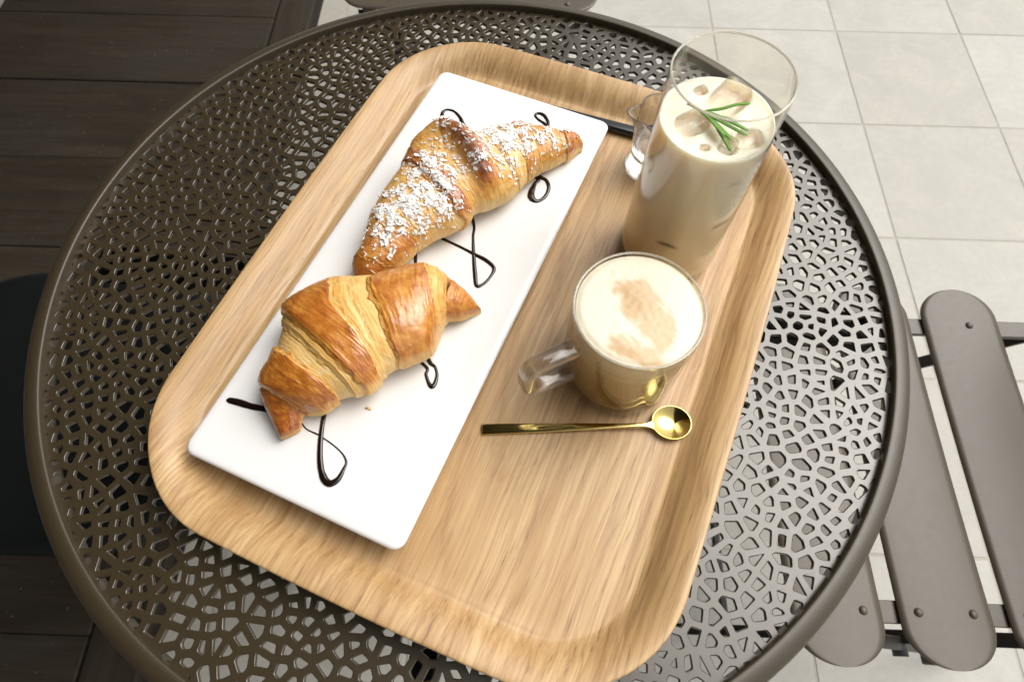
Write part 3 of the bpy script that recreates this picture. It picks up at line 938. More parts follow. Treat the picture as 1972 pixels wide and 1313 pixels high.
C2F = [(-0.0892, -0.1222), (-0.0858, -0.1160), (-0.0768, -0.1143), (-0.0667, -0.1082), (-0.0549, -0.1049), (-0.0428, -0.0929), (-0.0327, -0.0855), (-0.0182, -0.0757), (-0.0132, -0.0628), (-0.01, -0.0547), (-0.0018, -0.0511), (0.0091, -0.0411)]
C2B = [(-0.1017, -0.1299), (-0.1167, -0.1062), (-0.1163, -0.097), (-0.1111, -0.0839), (-0.1081, -0.06), (-0.1053, -0.0502), (-0.0789, -0.0329), (-0.0497, -0.027), (-0.0243, -0.0184), (-0.0087, -0.0241), (0.0029, -0.0322), (0.0101, -0.0406)]
C2H = [0.012, 0.021, 0.027, 0.033, 0.038, 0.040, 0.041, 0.038, 0.034, 0.028, 0.020, 0.008]
def ex2(t, s, p):
    ch = math.exp(-((t - 8.92 - 0.5 * (s - 0.58)) / 0.10) ** 2 - ((s - 0.58) / 0.15) ** 2)
    dent = -3.0 * ch
    return (dent, 0.0, 0.0, min(1, max(0, ch * 2.2 - 0.7)))
BD2 = [(1.0, 1.35, 1.9), (3.05, 3.15, 3.3), (3.75, 3.85, 3.85), (4.15, 4.2, 4.2), (4.75, 5.45, 6.25), (5.0, 5.75, 6.5), (5.7, 6.35, 7.0), (8.0, 8.0, 7.95), (8.45, 8.4, 8.35), (9.0, 8.8, 8.65)]
me2, v2, tp2 = croissant(C2F, C2B, C2H, BD2,
    [(-2.6, 0.78, 0.6, 0.9), (-0.2, 0.70, 1.3, 1.0), (-2.4, 0.19, 0.0, 0.1), (-0.3, 0.30, 0.0, 0.2), (1.8, 0.67, 0.9, 0.9), (0.5, 0.26, 0.0, 0.2), (-0.9, 0.22, 0.6, 0.15), (0.9, 0.62, 1.2, 1.0), (0.0, 0.30, 0.0, 0.3), (-1.0, 0.40, 0.0, 0.4), (-2.2, 0.62, 0.6, 0.6)],
    440, 140, 3.0, ex2)
cr2 = link('croissant', me2, M_PASTRY)
V2, N2, _, _ = grid_normals(v2, 440, 140, tp2)
flaky_edges(cr2, V2, N2, len(C2F), BD2, [(0, -1, 0.12, 0.80, 0.16, 0.0012, 0.50), (1, 1, 0.10, 0.85, 0.16, 0.0014, 0.42), (2, -1, 0.15, 0.9, 0.20, 0.0010, 0.22), (3, -1, 0.12, 0.92, 0.16, 0.0012, 0.46), (4, 1, 0.15, 0.9, 0.16, 0.0012, 0.30), (5, 1, 0.20, 0.85, 0.2, 0.0008, 0.16), (6, -1, 0.12, 0.9, 0.14, 0.0011, 0.44), (7, 1, 0.12, 0.88, 0.14, 0.0012, 0.36), (9, 1, 0.15, 0.8, 0.12, 0.0010, 0.34)], 3.0)
tag(cr2, 'plain glazed golden brown croissant at the near end of the plate', 'croissant', 'croissants on the plate')

C1F = [(-0.0668, -0.0257), (-0.0555, -0.0221), (-0.0415, -0.0105), (-0.0316, 0.0001), (-0.0191, 0.0076), (-0.0067, 0.0143), (0.0024, 0.0276), (0.0128, 0.0328), (0.0271, 0.0431), (0.0354, 0.0575), (0.0426, 0.0661), (0.0536, 0.0727), (0.0663, 0.0842), (0.0736, 0.0928), (0.0766, 0.0964)]
C1B = [(-0.0738, -0.0220), (-0.0755, -0.0117), (-0.0708, -0.003), (-0.0659, 0.0259), (-0.0581, 0.0451), (-0.0479, 0.0646), (-0.0368, 0.0806), (-0.0211, 0.0880), (-0.0012, 0.0925), (0.0202, 0.1005), (0.034, 0.1040), (0.049, 0.1045), (0.0639, 0.1028), (0.0727, 0.1035), (0.0775, 0.0985)]
C1H = [0.010, 0.020, 0.025, 0.031, 0.035, 0.037, 0.038, 0.037, 0.034, 0.032, 0.029, 0.026, 0.021, 0.015, 0.009]
def ex1(t, s, p):
    if p > math.pi: return (0, 0, 0, 0)
    # the tall folded flap in the middle: a ridge that stands up, steep on its far side
    best = (9.0, 0.0)
    for i in range(len(RIDGE) - 1):
        (t0, s0), (t1, s1) = RIDGE[i], RIDGE[i + 1]
        ax, ay, bx, by = t0 / 0.46, s0 / 0.13, t1 / 0.46, s1 / 0.13
        px, py = t / 0.46 - ax, s / 0.13 - ay
        dx, dy = bx - ax, by - ay
        k = max(0.0, min(1.0, (px * dx + py * dy) / (dx * dx + dy * dy)))
        d = math.hypot(px - k * dx, py - k * dy)
        if d < best[0]: best = (d, (i + k) / (len(RIDGE) - 1), px * dy - py * dx)
    if best[0] > 3: return (0, 0, 0, 0)
    g = math.exp(-best[0] ** 2 * (1.0 if best[2] > 0 else 1.0))
    hh = 6.0 + 6.0 * ss1(0.0, 0.5, best[1]) - 5.0 * ss1(0.8, 1.0, best[1])
    return (hh * g, 0.45 * g * (0.3 + ss1(0.2, 0.7, best[1])), -0.3 * g, 0.0)
RIDGE = [(5.7, 0.86), (6.3, 0.80), (6.8, 0.76), (7.15, 0.62), (7.25, 0.46), (7.2, 0.34)]
BD1 = [(1.6, 1.3, 1.2), (2.9, 2.6, 2.3), (3.5, 3.2, 2.9), (5.3, 5.0, 4.7), (5.9, 5.6, 5.2), (8.55, 8.3, 8.2), (9.25, 9.2, 9.2), (10.0, 9.9, 9.8), (10.5, 10.3, 10.2), (11.9, 11.8, 11.7), (12.5, 12.4, 12.3), (13.1, 13.0, 12.9)]
me1, v1, tp1 = croissant(C1F, C1B, C1H, BD1,
    [(-1.0, 0.69, 0.3, 0.6), (-0.5, 0.59, 0.7, 0.8), (-0.4, 0.41, 0.4, 0.6), (-1.0, 0.35, 0.0, 0.5), (0.4, 0.73, 1.0, 1.0), (-0.4, 0.35, 0.3, 0.5), (0.2, 0.27, 0.8, 0.4), (0.9, 0.61, 0.7, 0.9), (0.2, 0.33, 0.4, 0.6), (-0.6, 0.51, 0.0, 0.5), (0.4, 0.69, 0.8, 1.0), (-0.2, 0.61, 0.7, 0.8), (-0.8, 0.61, 0.7, 0.7), (-1.6, 0.67, 0.6, 0.7)],
    440, 140, 8.0, ex1, 0.7)
cr1 = link('croissant', me1, M_PASTRY)
V, Nn, ar, up = grid_normals(v1, 440, 140, tp1)
flaky_edges(cr1, V, Nn, len(C1F), BD1, [(0, -1, 0.1, 0.7, 0.2, 0.0010, 0.5), (1, 1, 0.1, 0.75, 0.25, 0.0010, 0.40), (2, -1, 0.1, 0.7, 0.2, 0.0008, 0.3), (3, -1, 0.1, 0.7, 0.2, 0.0012, 0.5), (4, 1, 0.08, 0.6, 0.2, 0.0010, 0.45), (5, -1, 0.1, 0.8, 0.2, 0.0010, 0.36), (6, 1, 0.1, 0.8, 0.2, 0.0010, 0.40), (8, -1, 0.1, 0.8, 0.2, 0.0009, 0.4), (9, 1, 0.1, 0.85, 0.16, 0.0009, 0.45), (10, 1, 0.1, 0.85, 0.16, 0.0008, 0.45), (11, 1, 0.1, 0.85, 0.16, 0.0008, 0.45)], 8.0)
tag(cr1, 'long curved croissant sprinkled with white coconut at the far end of the plate', 'croissant', 'croissants on the plate')

# coconut flakes scattered on the far croissant (hundreds of slivers: one mass)
clusters = [((-0.017, 0.092), 0.010, 1.3), ((-0.0229, 0.0484), 0.011, 1.6), ((-0.0223, 0.0228), 0.009, 1.5), ((-0.037, 0.0203), 0.011, 1.5), ((-0.0434, 0.0116), 0.009, 1.3), ((-0.0536, -0.0042), 0.009, 0.8),
            ((0.0133, 0.0747), 0.009, 1.2), ((0.0258, 0.0724), 0.010, 1.7), ((0.0300, 0.090), 0.009, 1.1), ((0.0542, 0.088), 0.007, 1.3), ((0.0264, 0.0522), 0.005, 0.5), ((0.0058, 0.0520), 0.007, 0.8), ((0.007, 0.087), 0.009, 1.2), ((-0.0079, 0.0188), 0.006, 0.4), ((-0.0518, 0.0149), 0.009, 0.9)]
nv1 = 140
dens = np.zeros_like(ar)
for (cx, cy), sg, w in clusters:
    dens += w * np.exp(-((V[..., 0] - cx) ** 2 + (V[..., 1] - cy) ** 2) / (2 * sg * sg))
cl_n = np.array([[0.12 + 1.8 * max(0, noise.noise((float(V[i, k, 0]) * 150, float(V[i, k, 1]) * 150, 2.0)) + 0.2) for k in range(nv1)] for i in range(441)])
dens = (dens ** 1.5 * cl_n + 0.006) * ar * (up > 0.12) * np.clip(Nn[..., 2], 0, 1)
dens[:3] = 0; dens[-6:] = 0
dust = np.clip(dens / (np.percentile(dens[dens > 0], 97) + 1e-12), 0, 1) ** 0.7
set_color(me1, 'dust', np.concatenate([np.repeat(dust.reshape(-1, 1), 3, 1), np.zeros((2, 3))]).astype(np.float32))
pk = rng.choice(dens.size, 3000, p=(dens / dens.sum()).ravel())
fv, ff = [], []
for q in pk:
    i, k = divmod(int(q), nv1)
    c = Vector(V[i, k]); n_ = Vector(Nn[i, k])
    tdir = Vector((random.gauss(0, 1), random.gauss(0, 1), random.gauss(0, 1)))
    tdir = (tdir - n_ * tdir.dot(n_)).normalized()
    tdir = (tdir + n_ * random.gauss(0, 0.28)).normalized()
    sd = n_.cross(tdir).normalized(); nn = tdir.cross(sd)
    L = random.choice((0.8, 1.1, 1.5, 2.0, 2.8, 4.2)) * random.uniform(0.6, 1.05) * 0.0005
    if random.random() < 0.16: L, Wd = random.uniform(0.0010, 0.0018), random.uniform(0.0008, 0.0012)
    else: Wd = random.uniform(0.00022, 0.00072)
    th = random.uniform(0.00012, 0.00025)
    c = c + n_ * (0.0002 + random.uniform(0, 0.0008))
    bend = random.uniform(-0.0003, 0.0005)
    st = len(fv)
    for a, ws, bz in ((-1, 0.45, 0), (0, 1.0, bend), (1, random.uniform(0.3, 0.8), 0)):
        for bs, cs in ((-1, -1), (1, -1), (1, 1), (-1, 1)):
            fv.append(c + tdir * (a * L) + sd * (bs * Wd * ws) + nn * (cs * th + bz))
    for a in (0, 4):
        for k4 in range(4):
            k5 = (k4 + 1) % 4
            ff.append((st + a + k4, st + a + k5, st + a + 4 + k5, st + a + 4 + k4))
    ff.append((st, st + 1, st + 2, st + 3)); ff.append((st + 8, st + 9, st + 10, st + 11))
flakes = link('coconut_flakes', mesh('coconut_flakes', fv, ff, False), M_COCO)
tag(flakes, 'white shredded coconut sprinkled over the far croissant', 'coconut', kind='stuff')

crumb = link('pastry_crumb', mesh('pastry_crumb', [(-.0022, 0, .0002), (0, -.0007, .0002), (.0024, -.0012, .0004), (.0016, .0010, .0003), (-.0004, .0012, .0002), (0, .0002, .0013)], [(0, 1, 5), (1, 2, 5), (2, 3, 5), (3, 4, 5), (4, 0, 5), (4, 3, 2, 1, 0)], False), NT('crumb').set(color=(0.60, 0.36, 0.11), rough=0.6).m, loc=(-0.0544, -0.1075, ZP))
tag(crumb, 'tiny golden pastry flake fallen on the plate beside near croissant', 'crumb')

# ------------------------------------------------------------------ tall glass of iced latte
GX, GY, GH = 0.1371, 0.0256, 0.1508
def rwall(z): return 0.0330 - 0.0016 * z / GH
wall = 0.0008
gp = [(0, 0.0003), (0.026, 0.0003), (0.0305, 0.0008), (0.0322, 0.0022), (rwall(0.006), 0.006)]
gp += [(rwall(GH * k / 16), GH * k / 16) for k in range(1, 17)]
gp[-1] = (rwall(GH), GH - 0.0006)
gp += [(rwall(GH) - 0.0003, GH - 0.0001), (rwall(GH) - 0.0006, GH), (rwall(GH) - 0.0009, GH - 0.0001), (rwall(GH) - wall, GH - 0.0006)]
gp += [(rwall(GH * k / 16) - wall, GH * k / 16) for k in range(15, 1, -1)]
gp += [(0.0312, 0.0100), (0.0300, 0.0072), (0.027, 0.0060), (0, 0.0056)]
tumbler = link('tall_glass', lathe('tall_glass', gp, 128), M_WALLGLASS, loc=(GX, GY, ZF))
def lip(r, z, rad, parent, n=128):
    pr_ = [(r + rad * math.cos(2 * math.pi * k / 12), z + rad * math.sin(2 * math.pi * k / 12)) for k in range(12)]
    return link('lip', lathe('lip', pr_, n, True), M_LIP, parent)
lip(rwall(GH) - 0.0005, GH + 0.0002, 0.00062, tumbler)
tag(tumbler, 'tall clear straight-sided glass at the right rear of the tray', 'glass')

ICE = [((-0.0135, -0.0040), 0.0098, 0.0050, 0.5), ((0.0040, -0.0185), 0.0066, 0.0045, 1.1), ((0.0160, -0.0140), 0.0078, 0.0045, 0.2), ((0.0085, 0.0150), 0.0125, 0.0055, 0.8), ((-0.0085, -0.0205), 0.0030, 0.003, 0.1), ((-0.0065, 0.0205), 0.0042, 0.003, 0.4)]
SURF = 0.1225
nr, na = 44, 128
lv, lc, lf = [(0, 0, 0)], [], []
WHT, TAN = np.array((0.80, 0.745, 0.625)), np.array((0.80, 0.71, 0.55))
def surf(x, y):
    z = SURF + 0.0005 * noise.noise((x * 120, y * 120, 4)); tan = 0.0
    for (ix, iy), r, dpt, ro in ICE:
        c_, s_ = math.cos(ro), math.sin(ro)
        u_, v_ = (x - ix) * c_ + (y - iy) * s_, -(x - ix) * s_ + (y - iy) * c_
        d = ((abs(u_) / r) ** 3 + (abs(v_) / (r * 0.8)) ** 3) ** (1 / 3)
        z -= dpt * ss1(1.06, 0.62, d); tan = max(tan, ss1(1.0, 0.72, d))
    return z, tan
z, tn = surf(0, 0); lv[0] = (0, 0, z); lc.append(WHT * (1 - tn) + TAN * tn)
RL = rwall(SURF) - wall - 0.0001
for i in range(1, nr + 1):
    r = RL * i / nr
    for k in range(na):
        a = 2 * math.pi * k / na
        x, y = r * math.cos(a), r * math.sin(a)
        z, tn = surf(x, y)
        e = i / nr
        z = z * (1 - sstep(0.93, 1, e)) + (SURF + 0.0007) * sstep(0.93, 1, e) if True else z
        sw = 0.30 * max(0, noise.noise((x * 60, y * 90, 7.0)))
        tt = min(1, max(0, tn * (1 - ss1(0.93, 1, e)) + sw))
        lv.append((x, y, float(z))); lc.append(WHT * (1 - tt) + TAN * tt)
for k in range(na): lf.append((0, 1 + k, 1 + (k + 1) % na))
for i in range(nr - 1):
    for k in range(na):
        k2 = (k + 1) % na
        lf.append((1 + i * na + k, 1 + i * na + k2, 1 + (i + 1) * na + k2, 1 + (i + 1) * na + k))
ns = 80
stops_z = [0.0, 0.010, 0.035, 0.070, 0.100, 0.113, 0.119, SURF]
stops_c = np.array([(0.66, 0.475, 0.25), (0.70, 0.53, 0.30), (0.77, 0.63, 0.41), (0.82, 0.70, 0.50), (0.84, 0.735, 0.555), (0.855, 0.77, 0.61), (0.86, 0.80, 0.68), (0.87, 0.82, 0.72)])
spots = [(-1.95, 0.047, 0.20, 0.0016, 1.0), (-0.98, 0.066, 0.22, 0.0024, 0.9), (-1.15, 0.104, 0.15, 0.002, 0.22), (-0.05, 0.075, 0.10, 0.003, 0.6), (-0.30, 0.092, 0.05, 0.0012, 0.5)]
last = 1 + (nr - 1) * na
prev = list(range(last, last + na))
for j in range(1, ns + 1):
    z = SURF * (1 - j / ns) + 0.0062 * (j / ns)
    r = rwall(z) - wall - 0.0001
    if z < 0.0105: r = 0.0298 + 0.0012 * math.sqrt(max(0, (z - 0.0060) / 0.0045))
    cur = []
    for k in range(na):
        a = 2 * math.pi * k / na
        x, y = r * math.cos(a), r * math.sin(a)
        zc = z + 0.006 * noise.noise((x * 45, y * 45, z * 30)) * ss1(0.128, 0.10, z) + 0.002 * noise.noise((x * 120, y * 120, z * 120))
        c = np.array([np.interp(zc, stops_z, stops_c[:, m]) for m in range(3)])
        for (sa, sz, wa, wz, stg) in spots:
            da = (a - sa + math.pi) % (2 * math.pi) - math.pi
            dz = z - sz + 0.0022 * (da / wa) ** 2 * 0.4
            m = stg * math.exp(-(da / wa) ** 4 - (dz / wz) ** 2)
            c = c * (1 - m) + np.array((0.10, 0.055, 0.025)) * m
        cur.append(len(lv)); lv.append((x, y, z)); lc.append(c)
    for k in range(na):
        k2 = (k + 1) % na
        lf.append((prev[k], prev[k2], cur[k2], cur[k]))
    prev = cur
lf.append(tuple(prev))
lme = mesh('iced_latte', lv, lf); set_color(lme, 'col', np.array(lc, np.float32))
latte = link('iced_latte', lme, M_LATTE, loc=(GX, GY, ZF))
tag(latte, 'pale milky iced latte filling the tall glass', 'drink')
ice_lab = ['clear ice cube at the left front of the latte surface', 'small clear ice cube near the front wall of the tall glass', 'clear ice cube at the right front of the latte by the rosemary tips', 'large hollow clear ice cube at the back right of the latte', 'tiny ice chip at the front of the latte', 'small ice chip behind the rosemary stem in the latte']
for ((ix, iy), r, dpt, ro), lab in zip(ICE, ice_lab):
    bm = bmesh.new(); bmesh.ops.create_icosphere(bm, subdivisions=4, radius=1.0)
    for v in bm.verts:
        p = v.co
        q = Vector([math.copysign(abs(c) ** 0.42, c) for c in p])
        q = q * (1 + 0.10 * noise.noise(p * 1.6 + Vector((ro * 9, 0, 0))))
        v.co = Vector((q.x * r * 0.84, q.y * r * 0.68, q.z * r * 0.5))
    o = link('ice_cube', bm_mesh('ice_cube', bm, True), M_ICE, loc=(GX + ix, GY + iy, ZF + SURF - dpt * 0.45 + r * 0.18))
    o.rotation_euler = (random.uniform(-.25, .25), random.uniform(-.25, .25), ro)
    tag(o, lab, 'ice', 'ice cubes floating in the iced latte')

# rosemary sprig lying on the ice
ROZ = ZF + SURF + 0.0045
ros = empty('rosemary_sprig', (0.1250, 0.0283, ROZ))
tag(ros, 'fresh green rosemary sprig lying on the iced latte', 'rosemary')
def leaf(pts, w, name='leaf'):
    path = catmull(pts, 18)
    n = len(path); vs, fs, cs = [], [], []
    sec = [(-1, 0.0), (-0.75, 0.35), (-0.22, 0.50), (0, 0.34), (0.22, 0.50), (0.75, 0.35), (1, 0.0), (0.6, -0.3), (0, -0.42), (-0.6, -0.3)]
    for i, p in enumerate(path):
        a, b = path[min(i + 1, n - 1)], path[max(i - 1, 0)]
        d = Vector(a - b).normalized(); sd = d.cross(Vector((0, 0, 1))).normalized(); nm = sd.cross(d)
        t = i / (n - 1)
        ww = 1.2 * w * min(1, 0.35 + 3.0 * t) * (max(0.05, 1 - max(0, (t - 0.82) / 0.18) ** 2) ** 0.5)
        for sa, sb in sec:
            vs.append(Vector(p) + sd * sa * ww + nm * sb * ww)
            g = np.array((0.075, 0.245, 0.014)) if abs(sa) > 0.15 or sb < 0 else np.array((0.27, 0.50, 0.09))
            if sb < 0: g = np.array((0.12, 0.27, 0.04))
            g = g * (0.8 + 0.5 * t)
            cs.append(g)
    m = len(sec)
    for i in range(n - 1):
        for k in range(m):
            fs.append((i * m + k, i * m + (k + 1) % m, (i + 1) * m + (k + 1) % m, (i + 1) * m + k))
    fs.append(tuple(range(m))); fs.append(tuple((n - 1) * m + k for k in range(m)))
    me = mesh(name, vs, fs); set_color(me, 'col', np.array(cs, np.float32))
    return link(name, me, M_LEAF, ros)
o0 = (0.1250, 0.0283)
def rl(pts, w): 
    return leaf([(x - o0[0], y - o0[1], z) for x, y, z in pts], w)
rl([(0.1285, 0.0262, 0.000), (0.1370, 0.0262, 0.0015), (0.1460, 0.0282, 0.0030), (0.1530, 0.0288, 0.0035)], 0.00085)
rl([(0.1262, 0.0272, 0.000), (0.1335, 0.0225, 0.0012), (0.1420, 0.0168, 0.0018), (0.1505, 0.0112, 0.0015)], 0.00105)
rl([(0.1262, 0.0270, 0.0008), (0.1340, 0.0205, 0.0008), (0.1420, 0.0145, 0.0006), (0.1500, 0.0092, 0.0002)], 0.00095)
rl([(0.1258, 0.0272, 0.000), (0.1320, 0.0205, 0.0002), (0.1375, 0.0130, -0.0002), (0.1418, 0.0070, -0.001)], 0.00100)
rl([(0.1256, 0.0270, 0.0006), (0.1305, 0.0205, 0.0010), (0.1345, 0.0140, 0.0008), (0.1382, 0.0085, 0.0002)], 0.00090)
rl([(0.1300, 0.0240, 0.0010), (0.1365, 0.0205, 0.0022), (0.1420, 0.0185, 0.0024), (0.1452, 0.0165, 0.0022)], 0.00045)
rl([(0.1345, 0.0150, -0.0008), (0.1375, 0.0095, -0.0012), (0.1398, 0.0045, -0.002), (0.1412, 0.0012, -0.0026)], 0.00095)
st_me = sweep('stem', [(Vector(p), w, w) for p, w in (((-0.0040, 0.0035, -0.0008), 0.0006), ((-0.0025, 0.0020, -0.0002), 0.0005), ((-0.0008, 0.0004, 0.0), 0.0006), ((0.0012, -0.0012, 0.0003), 0.0006))], CIRC)
link('stem', st_me, NT('stem').set(color=(0.40, 0.33, 0.20), rough=0.6).m, ros)

# ------------------------------------------------------------------ glass mug of cappuccino
UX, UY, UR, UH = 0.0993, -0.0662, 0.0362, 0.0768
mug = empty('glass_mug', (UX, UY, ZF))
tag(mug, 'clear glass mug with thick square loop handle in front of tall glass', 'mug')
mp_ = [(0, 0.0003), (0.030, 0.0003), (0.0338, 0.0010), (0.0355, 0.0028), (0.0362, 0.006)]
mp_ += [(UR, UH * k / 10) for k in range(1, 10)] + [(UR, UH - 0.0009), (UR - 0.0003, UH - 0.0002), (UR - 0.0008, UH), (UR - 0.0013, UH - 0.0003), (UR - 0.0016, UH - 0.0009)]
mp_ += [(UR - 0.0017, UH * k / 10) for k in range(9, 1, -1)] + [(UR - 0.0018, 0.0095), (UR - 0.0030, 0.0062), (UR - 0.006, 0.0052), (0, 0.0050)]
link('body', lathe('mug_body', mp_, 128), M_WALLGLASS, mug)
lip(UR - 0.0008, UH + 0.0002, 0.00062, mug)
hd = Vector((-0.890, -0.456, 0)).normalized()
hp = [(0.0357, 0.0600), (0.0400, 0.0602), (0.0470, 0.0602), (0.0540, 0.0602), (0.0600, 0.0598), (0.0645, 0.0575), (0.0665, 0.0530), (0.0668, 0.0470), (0.0668, 0.0420), (0.0662, 0.0365), (0.0635, 0.0315), (0.0585, 0.0290), (0.0520, 0.0285), (0.0450, 0.0285), (0.0400, 0.0285), (0.0357, 0.0287)]
sdv = hd.cross(Vector((0, 0, 1))).normalized()
hv, hf = [], []
npt = len(hp); nsec = 20
for i, (r, z) in enumerate(hp):
    a, b = hp[min(i + 1, npt - 1)], hp[max(i - 1, 0)]
    tr, tz = a[0] - b[0], a[1] - b[1]; m = math.hypot(tr, tz); tr, tz = tr / m, tz / m
    nr_, nz_ = -tz, tr
    for k in range(nsec):
        an = 2 * math.pi * k / nsec
        ca, sa = math.cos(an), math.sin(an)
        ca = math.copysign(abs(ca) ** 0.5, ca); sa = math.copysign(abs(sa) ** 0.5, sa)
        fl = 1.16 if i in (0, npt - 1) else 1.0
        w1, w2 = 0.0054 * fl, 0.0042 * fl
        p = hd * (r + nr_ * sa * w2) + sdv * (ca * w1) + Vector((0, 0, z + nz_ * sa * w2))
        hv.append(p)
for i in range(npt - 1):
    for k in range(nsec):
        k2 = (k + 1) % nsec
        hf.append((i * nsec + k, i * nsec + k2, (i + 1) * nsec + k2, (i + 1) * nsec + k))
hf.append(tuple(range(nsec))); hf.append(tuple((npt - 1) * nsec + k for k in range(nsec)))
hme = mesh('handle', hv, hf)
ho = link('handle', hme, M_HANDLE, mug)
sub = ho.modifiers.new('sub', 'SUBSURF'); sub.levels = 1; sub.render_levels = 2

cap = empty('cappuccino', (UX, UY, ZF))
tag(cap, 'foamy cappuccino with tan latte art filling the glass mug', 'coffee')
FT = UH - 0.0007
fr, fa = 70, 160
RF = UR - 0.0018
CRM, BRN, LTB = np.array((0.745, 0.685, 0.54)), np.array((0.46, 0.275, 0.105)), np.array((0.585, 0.425, 0.245))
def art(x, y):
    wx = x + UX + 0.0035 * noise.noise((x * 95, y * 95, 1.0)) + 0.0014 * noise.noise((x * 320, y * 320, 6.0))
    wy = y + UY + 0.0035 * noise.noise((x * 95, y * 95, 21.0)) + 0.0014 * noise.noise((x * 320, y * 320, 26.0))
    wx += 0.0022 * noise.noise(((x + y) * 420, (x - y) * 60, 11.0)); wy += 0.0022 * noise.noise(((x + y) * 420, (x - y) * 60, 31.0))
    def el(cx, cy, a, b, an, soft):
        c, s = math.cos(an), math.sin(an)
        u, v = (wx - cx) * c + (wy - cy) * s, -(wx - cx) * s + (wy - cy) * c
        return ss1(1 + soft, 1 - soft, math.sqrt((u / a) ** 2 + (v / b) ** 2))
    m = max(el(0.0995, -0.0640, 0.0155, 0.0110, -0.9, 0.30), el(0.1080, -0.0790, 0.0100, 0.0150, 0.1, 0.22), el(0.0925, -0.0900, 0.0095, 0.0075, -0.5, 0.28), el(0.0960, -0.0560, 0.0105, 0.0075, 0.3, 0.35), el(0.1020, -0.0950, 0.0090, 0.0055, -0.3, 0.3))
    halo = max(el(0.110, -0.058, 0.0165, 0.0150, 0.3, 0.6), 0) * 0.25
    lines = el(0.0925, -0.0745, 0.0120, 0.0016, -1.0, 0.7) * 0.8 + el(0.0868, -0.0765, 0.0120, 0.0036, -0.95, 0.6) * 1.0 + el(0.1010, -0.0855, 0.0032, 0.0050, 0.3, 0.6) * 0.7
    edge = max(el(0.0945, -0.0590, 0.0050, 0.0120, 0.5, 0.7), el(0.0905, -0.0930, 0.0100, 0.0030, -0.6, 0.7), el(0.0945, -0.0775, 0.0022, 0.0110, 0.55, 0.7)) * 0.6
    m = max(0.0, min(1, m - lines))
    grain = 0.5 + 0.5 * noise.noise((x * 700, y * 700, 2.0))
    edge = min(1, edge * m + 0.30 * max(0, grain - 0.5) * m)
    c = CRM * (1 - halo) + np.array((0.66, 0.55, 0.35)) * halo
    c = c * (1 - 0.95 * m) + LTB * 0.95 * m
    c = c * (1 - edge) + BRN * edge
    return c
fv_, fc_, ff_ = [], [], []
fv_.append((0, 0, FT + 0.0009)); fc_.append(art(0, 0))
for i in range(1, fr + 1):
    r = RF * i / fr
    for k in range(fa):
        a = 2 * math.pi * k / fa
        x, y = r * math.cos(a), r * math.sin(a)
        e = i / fr
        z = FT + 0.0009 * (1 - e * e) + 0.00018 * noise.noise((x * 300, y * 300, 0)) - 0.0008 * ss1(0.9, 1, e)
        fv_.append((x, y, z)); fc_.append(art(x, y))
for k in range(fa): ff_.append((0, 1 + k, 1 + (k + 1) % fa))
for i in range(fr - 1):
    for k in range(fa):
        k2 = (k + 1) % fa
        ff_.append((1 + i * fa + k, 1 + i * fa + k2, 1 + (i + 1) * fa + k2, 1 + (i + 1) * fa + k))
def side_rows(verts, cols, faces, prev, zlist, colfun, rfun):
    for z in zlist:
        cur = []
        for k in range(fa):
            a = 2 * math.pi * k / fa
            r = rfun(z)
            cur.append(len(verts)); verts.append((r * math.cos(a), r * math.sin(a), z)); cols.append(colfun(a, z))
        for k in range(fa):
            k2 = (k + 1) % fa
            if prev: faces.append((prev[k], prev[k2], cur[k2], cur[k]))
        prev = cur
    return prev
zst = [0.004, 0.020, 0.038, 0.050, 0.058, 0.066, 0.076]
cst = np.array([(0.25, 0.142, 0.030), (0.28, 0.165, 0.040), (0.33, 0.205, 0.060), (0.42, 0.29, 0.115), (0.60, 0.475, 0.26), (0.70, 0.595, 0.385), (0.78, 0.70, 0.52)])
def side_col(a, z):
    zz = z + 0.004 * noise.noise((math.cos(a) * 1.5, math.sin(a) * 1.5, z * 20)) + 0.0015 * noise.noise((math.cos(a) * 6, math.sin(a) * 6, z * 90))
    return np.array([np.interp(zz, zst, cst[:, m]) for m in range(3)])
def rin(z):
    if z < 0.0095: return RF - 0.0002 - (0.0095 - z) * 0.9
    return RF
p_ = side_rows(fv_, fc_, ff_, list(range(1 + (fr - 1) * fa, 1 + fr * fa)), [FT - 0.0010 - k * 0.0012 for k in range(1, 15)], side_col, rin)
ff_.append(tuple(p_))
fme = mesh('foam', fv_, ff_); set_color(fme, 'col', np.array(fc_, np.float32))
link('foam', fme, M_FOAM, cap)
cv_, cc_, cf_ = [], [], []
zt = FT - 0.0010 - 14 * 0.0012
p_ = side_rows(cv_, cc_, cf_, None, [zt - 0.00005 - (zt - 0.0054) * k / 40 for k in range(41)], side_col, rin)
cf_.append(tuple(range(fa))); cf_.append(tuple(p_))
cme = mesh('coffee', cv_, cf_); set_color(cme, 'col', np.array(cc_, np.float32))
link('coffee', cme, M_COFFEE, cap)

